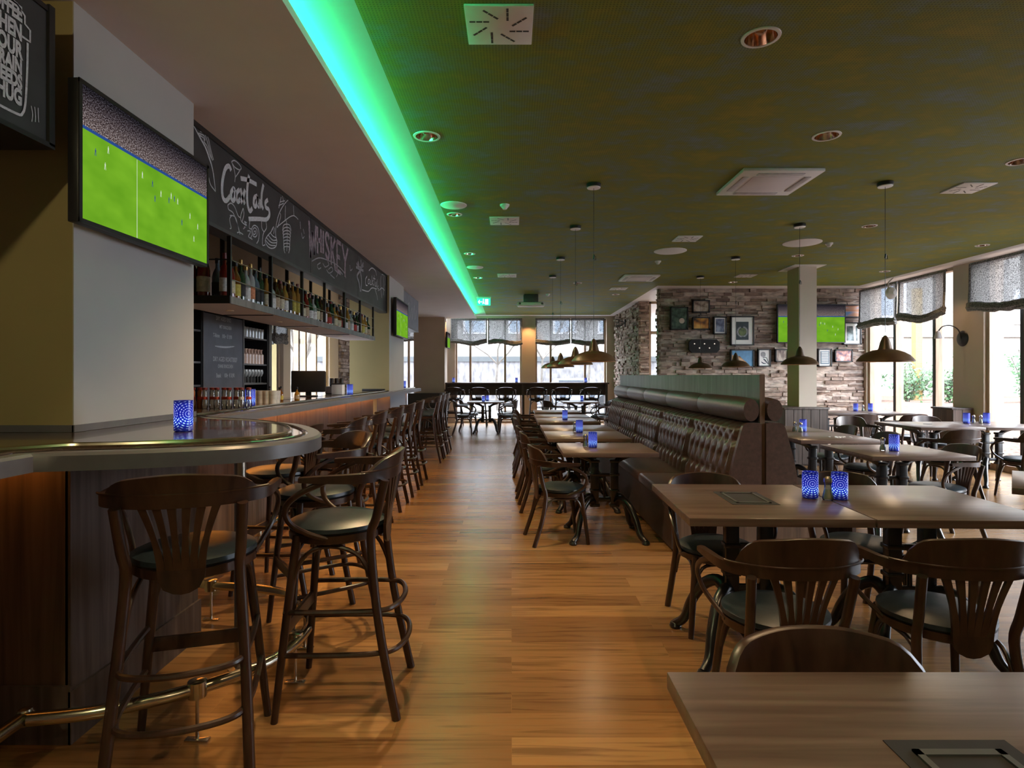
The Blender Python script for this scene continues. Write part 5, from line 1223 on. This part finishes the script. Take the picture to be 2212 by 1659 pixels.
def shrub(x,y,z,h,n,label,spread=.55,m='leaf',ls=.07):
    t = thing('garden_shrub', label, 'shrub', (x,y,z), 0, 'shrubs outside the side windows'); b = MB(); st = MB()
    for k in range(7):
        a = R.uniform(0,6.28); q = R.uniform(.2,1)*spread; tip = Vector((math.cos(a)*q,math.sin(a)*q,h*R.uniform(.7,1)))
        st.tube(spl([(0,0,-.1),(tip.x*.4,tip.y*.4,h*.4),tuple(tip)],3), .008, 5)
        for i in range(n//7):
            s = R.uniform(.15,1); p = Vector((tip.x*s,tip.y*s,tip.z*s)) + Vector((R.gauss(0,.09),R.gauss(0,.09),R.gauss(0,.05)))
            d = Vector((R.gauss(0,1),R.gauss(0,1),R.gauss(.5,.6))).normalized(); e = d.orthogonal().normalized()*ls*.28
            b.add([p-e,p+d*ls*.5-e*1.2,p+d*ls,p+d*ls*.5+e*1.2],[(0,1,2,3)])
    obj('foliage', b, M[m], t); obj('stems', st, M['bark'], t)
for i,(x,y,h) in enumerate(((11.0,16.6,1.05),(11.9,16.2,1.15),(12.9,16.4,1.3),(10.2,17.2,.9),(13.9,16.0,1.5),(14.9,15.6,1.35),(13.4,14.2,1.2),(12.2,17.9,1.2))):
    shrub(x,y,.62,h,520,f"green leafy shrub on the mulch bed outside the side windows, {('centre left','centre','centre right','far left','right','far right','nearest the window','furthest back')[i]} one",ls=.12)
def tree(x,y,h,label,leafy=False):
    rr = random.Random(int(x*10+y)); t = thing('bare_tree' if not leafy else 'leafy_tree', label, 'tree', (x,y,-.1), 0, 'trees outside'); b = MB(); lf = MB()
    def br(p,d,l,r,dep):
        q = p+d*l; mid = (p+q)/2+Vector((rr.gauss(0,.04),rr.gauss(0,.04),0))*l
        b.tube([p,mid,q],[r,r*.85,r*.65],5,cap=False)
        if leafy and dep < 3:
            for _ in range(26):
                c = q+Vector((rr.gauss(0,.3),rr.gauss(0,.3),rr.gauss(0,.3))); dd = Vector((rr.gauss(0,1),rr.gauss(0,1),rr.gauss(0,1))).normalized(); e = dd.orthogonal().normalized()*.05
                lf.add([c-e,c+dd*.1-e,c+dd*.16,c+dd*.1+e],[(0,1,2,3)])
        if dep:
            for _ in range(3):
                nd = (d+Vector((rr.gauss(0,.45),rr.gauss(0,.45),rr.gauss(.1,.25)))).normalized(); br(q,nd,l*rr.uniform(.6,.85),r*.6,dep-1)
    br(Vector((0,0,0)),Vector((0,0,1)),h*.28,.07,5)
    obj('branches', b, M['bark'], t)
    if leafy: obj('foliage', lf, M['leafl'], t)
tree(1.4,27,8,'bare tree outside between the two end windows'); tree(-.6,25.5,7,'bare tree seen through the left end window'); tree(3.4,26,7,'bare tree seen through the right end window'); tree(-2.8,29,8,'bare tree at the left of the end window')
tree(-5.7,16.5,7,'pale leafy tree seen through the window behind the bar',True); tree(-6.9,19,8,'second pale leafy tree behind the bar window',True)
t = thing('pale_building', 'long pale building across the street from the end windows', 'building', (0,0,0))
obj('wall', MB().box(-14,14,36,36.4,-.1,7.5), M['render'], t)
for i in range(9):
    x = -11+i*2.7; q = obj('window', MB().box(x,x+1.4,35.95,35.99,3.9,5.6), M['trimw'], t); obj('pane', MB().box(x+.12,x+1.28,35.93,35.95,4.02,5.48), M['framel'], q)
obj('roof', MB().box(-14.5,14.5,35.6,36.8,7.5,7.8), M['darkgrey'], t)
t = thing('garden_fence', 'dark topped fence outside the end windows', 'fence', (0,30,0))
obj('boards', MB().box(-10,10,0,.05,-.1,2.1), simple('pale_fence',(.16,.15,.15),.9,noise=.5,nscale=(5,5,2)), t); obj('top_rail', MB().box(-10,10,-.08,.1,2.1,2.35), M['darkgrey'], t)
t = thing('parked_car', 'pale blue parked car outside the right end window', 'car', (2.9,28,-.1))
cp = [(-2,.25),(-2.05,.7),(-1.3,.85),(-.8,1.35),(.7,1.38),(1.3,.9),(2.05,.78),(2.1,.3)]
b = MB(); m = len(cp); b.v = [(x,-.8,z) for x,z in cp]+[(x,.8,z) for x,z in cp]; b.f = [tuple(range(m)),tuple(m+i for i in reversed(range(m)))]+[(i,(i+1)%m,m+(i+1)%m,m+i) for i in range(m)]
obj('body', b, M['redw'], t); obj('side_windows', MB().box(-.75,.65,-.82,-.80,.92,1.28), M['framed'], t)
for x in (-1.3,1.3): obj('wheel', MB().lathe([(0,-.1),(.3,-.1),(.3,.1),(0,.1)],18,M=Matrix.Translation((x,-.75,.3)) @ Matrix.Rotation(PI/2,4,'X')), M['black'], t)

# ------------------------------------------------------------------ lights
def light(kind, name, loc, col, e, rot=(0,0,0), **kw):
    l = bpy.data.lights.new(name, kind); l.color = col; l.energy = e
    for k, v in kw.items(): setattr(l, k, v)
    o = bpy.data.objects.new(name, l); COL.objects.link(o); o.location = loc; o.rotation_euler = rot; return o
def portal(loc, rot, sx, sy):
    o = light('AREA','daylight_portal',loc,(1,1,1),1,rot,shape='RECTANGLE',size=sx,size_y=sy); o.data.cycles.is_portal = True
portal((-.68,17.85,1.6),(-PI/2,0,0),1.96,3.0); portal((1.75,17.85,1.6),(-PI/2,0,0),2.1,3.0); portal((-3.08,17.85,1.6),(-PI/2,0,0),.75,3.0)
portal((5.2,14.3,1.6),(-PI/2,0,0),3.8,3.1)
for (a,e) in ((9.6,11.95),(5.5,8.98),(2.6,5.1)): portal((7.3,(a+e)/2,1.57),(0,PI/2,0),3.1,e-a)
portal((-3.45,9.6,1.46),(0,-PI/2,0),2.3,2.5)
WARM = (1,.66,.36)
# cove
led = thing('cove_light_strip', 'green light strip hidden along the ceiling cove', 'light strip', (0,0,0))
obj('tube', MB().box(-1.20,-1.15,-3,16.8,3.052,3.062), emis('green_led', (.014,1,.34), 62), led)
# warm strip under the bar top
led = thing('bar_light_strip', 'orange light strip under the bar top edge', 'light strip', (0,0,0))
obj('tube', MB().box(-2.10,-2.085,3.9,9.58,1.068,1.076).box(-2.10,-2.085,11.05,12.2,1.068,1.076), emis('orange_led', (1,.33,.05), 16), led)
obj('tube', MB().box(-2.5,-1.75,2.18,2.19,1.070,1.077), emis('orange_led_near', (1,.36,.06), 6), led)
def spot(x,y,z,e,col=WARM,ang=110,blend=.6,rad=.035,name='ceiling_or_fill_spot'):
    return light('SPOT',name,(x,y,z),col,e,(0,0,0),spot_size=D(ang),spot_blend=blend,shadow_soft_size=rad)
sun = light('SUN','hazy_sun',(12,-8,12),(1,.98,.95),2.4,angle=D(22))
sun.rotation_euler = Vector((-.85,.30,-.28)).to_track_quat('-Z','Y').to_euler()
spot(-.62,4.37,H-.01,95); spot(-.62,6.49,H-.01,45); spot(-.6,8.58,H-.01,40); spot(-.6,10.7,H-.01,30)
spot(-.62,2.2,H-.02,60,ang=80); spot(-.62,.1,H-.02,20,ang=90); spot(6.7,9.4,3.08,7,(1,.6,.3),80); spot(1.29,3.09,H-.01,28); spot(1.29,.9,H-.02,30); spot(2.3,4.36,H-.01,22)
for (x,y) in ((-2.24,4.75),(-2.24,5.75),(-2.24,6.6),(-2.24,7.8)): spot(x,y,1.91,5,(1,.45,.15),120,.7,.02,'shelf_spot')
tl = spot(-1.3,-.7,2.97,30,(1,.84,.46),105); tl.rotation_euler = (D(52),0,D(8)); spot(1.4,-1.2,H-.04,30,(1,.80,.5),140)  # unseen fill spots added behind the camera to brighten pillar front and foreground
spot(.5,17.3,3.1,34,(1,.5,.2),95); spot(-1.8,16.9,2.95,8,(1,.5,.2),100)
for i,(x,y,l) in enumerate(pend): light('POINT','pendant_glow',(x,y,1.525),(1,.7,.4),1.2,shadow_soft_size=.03)
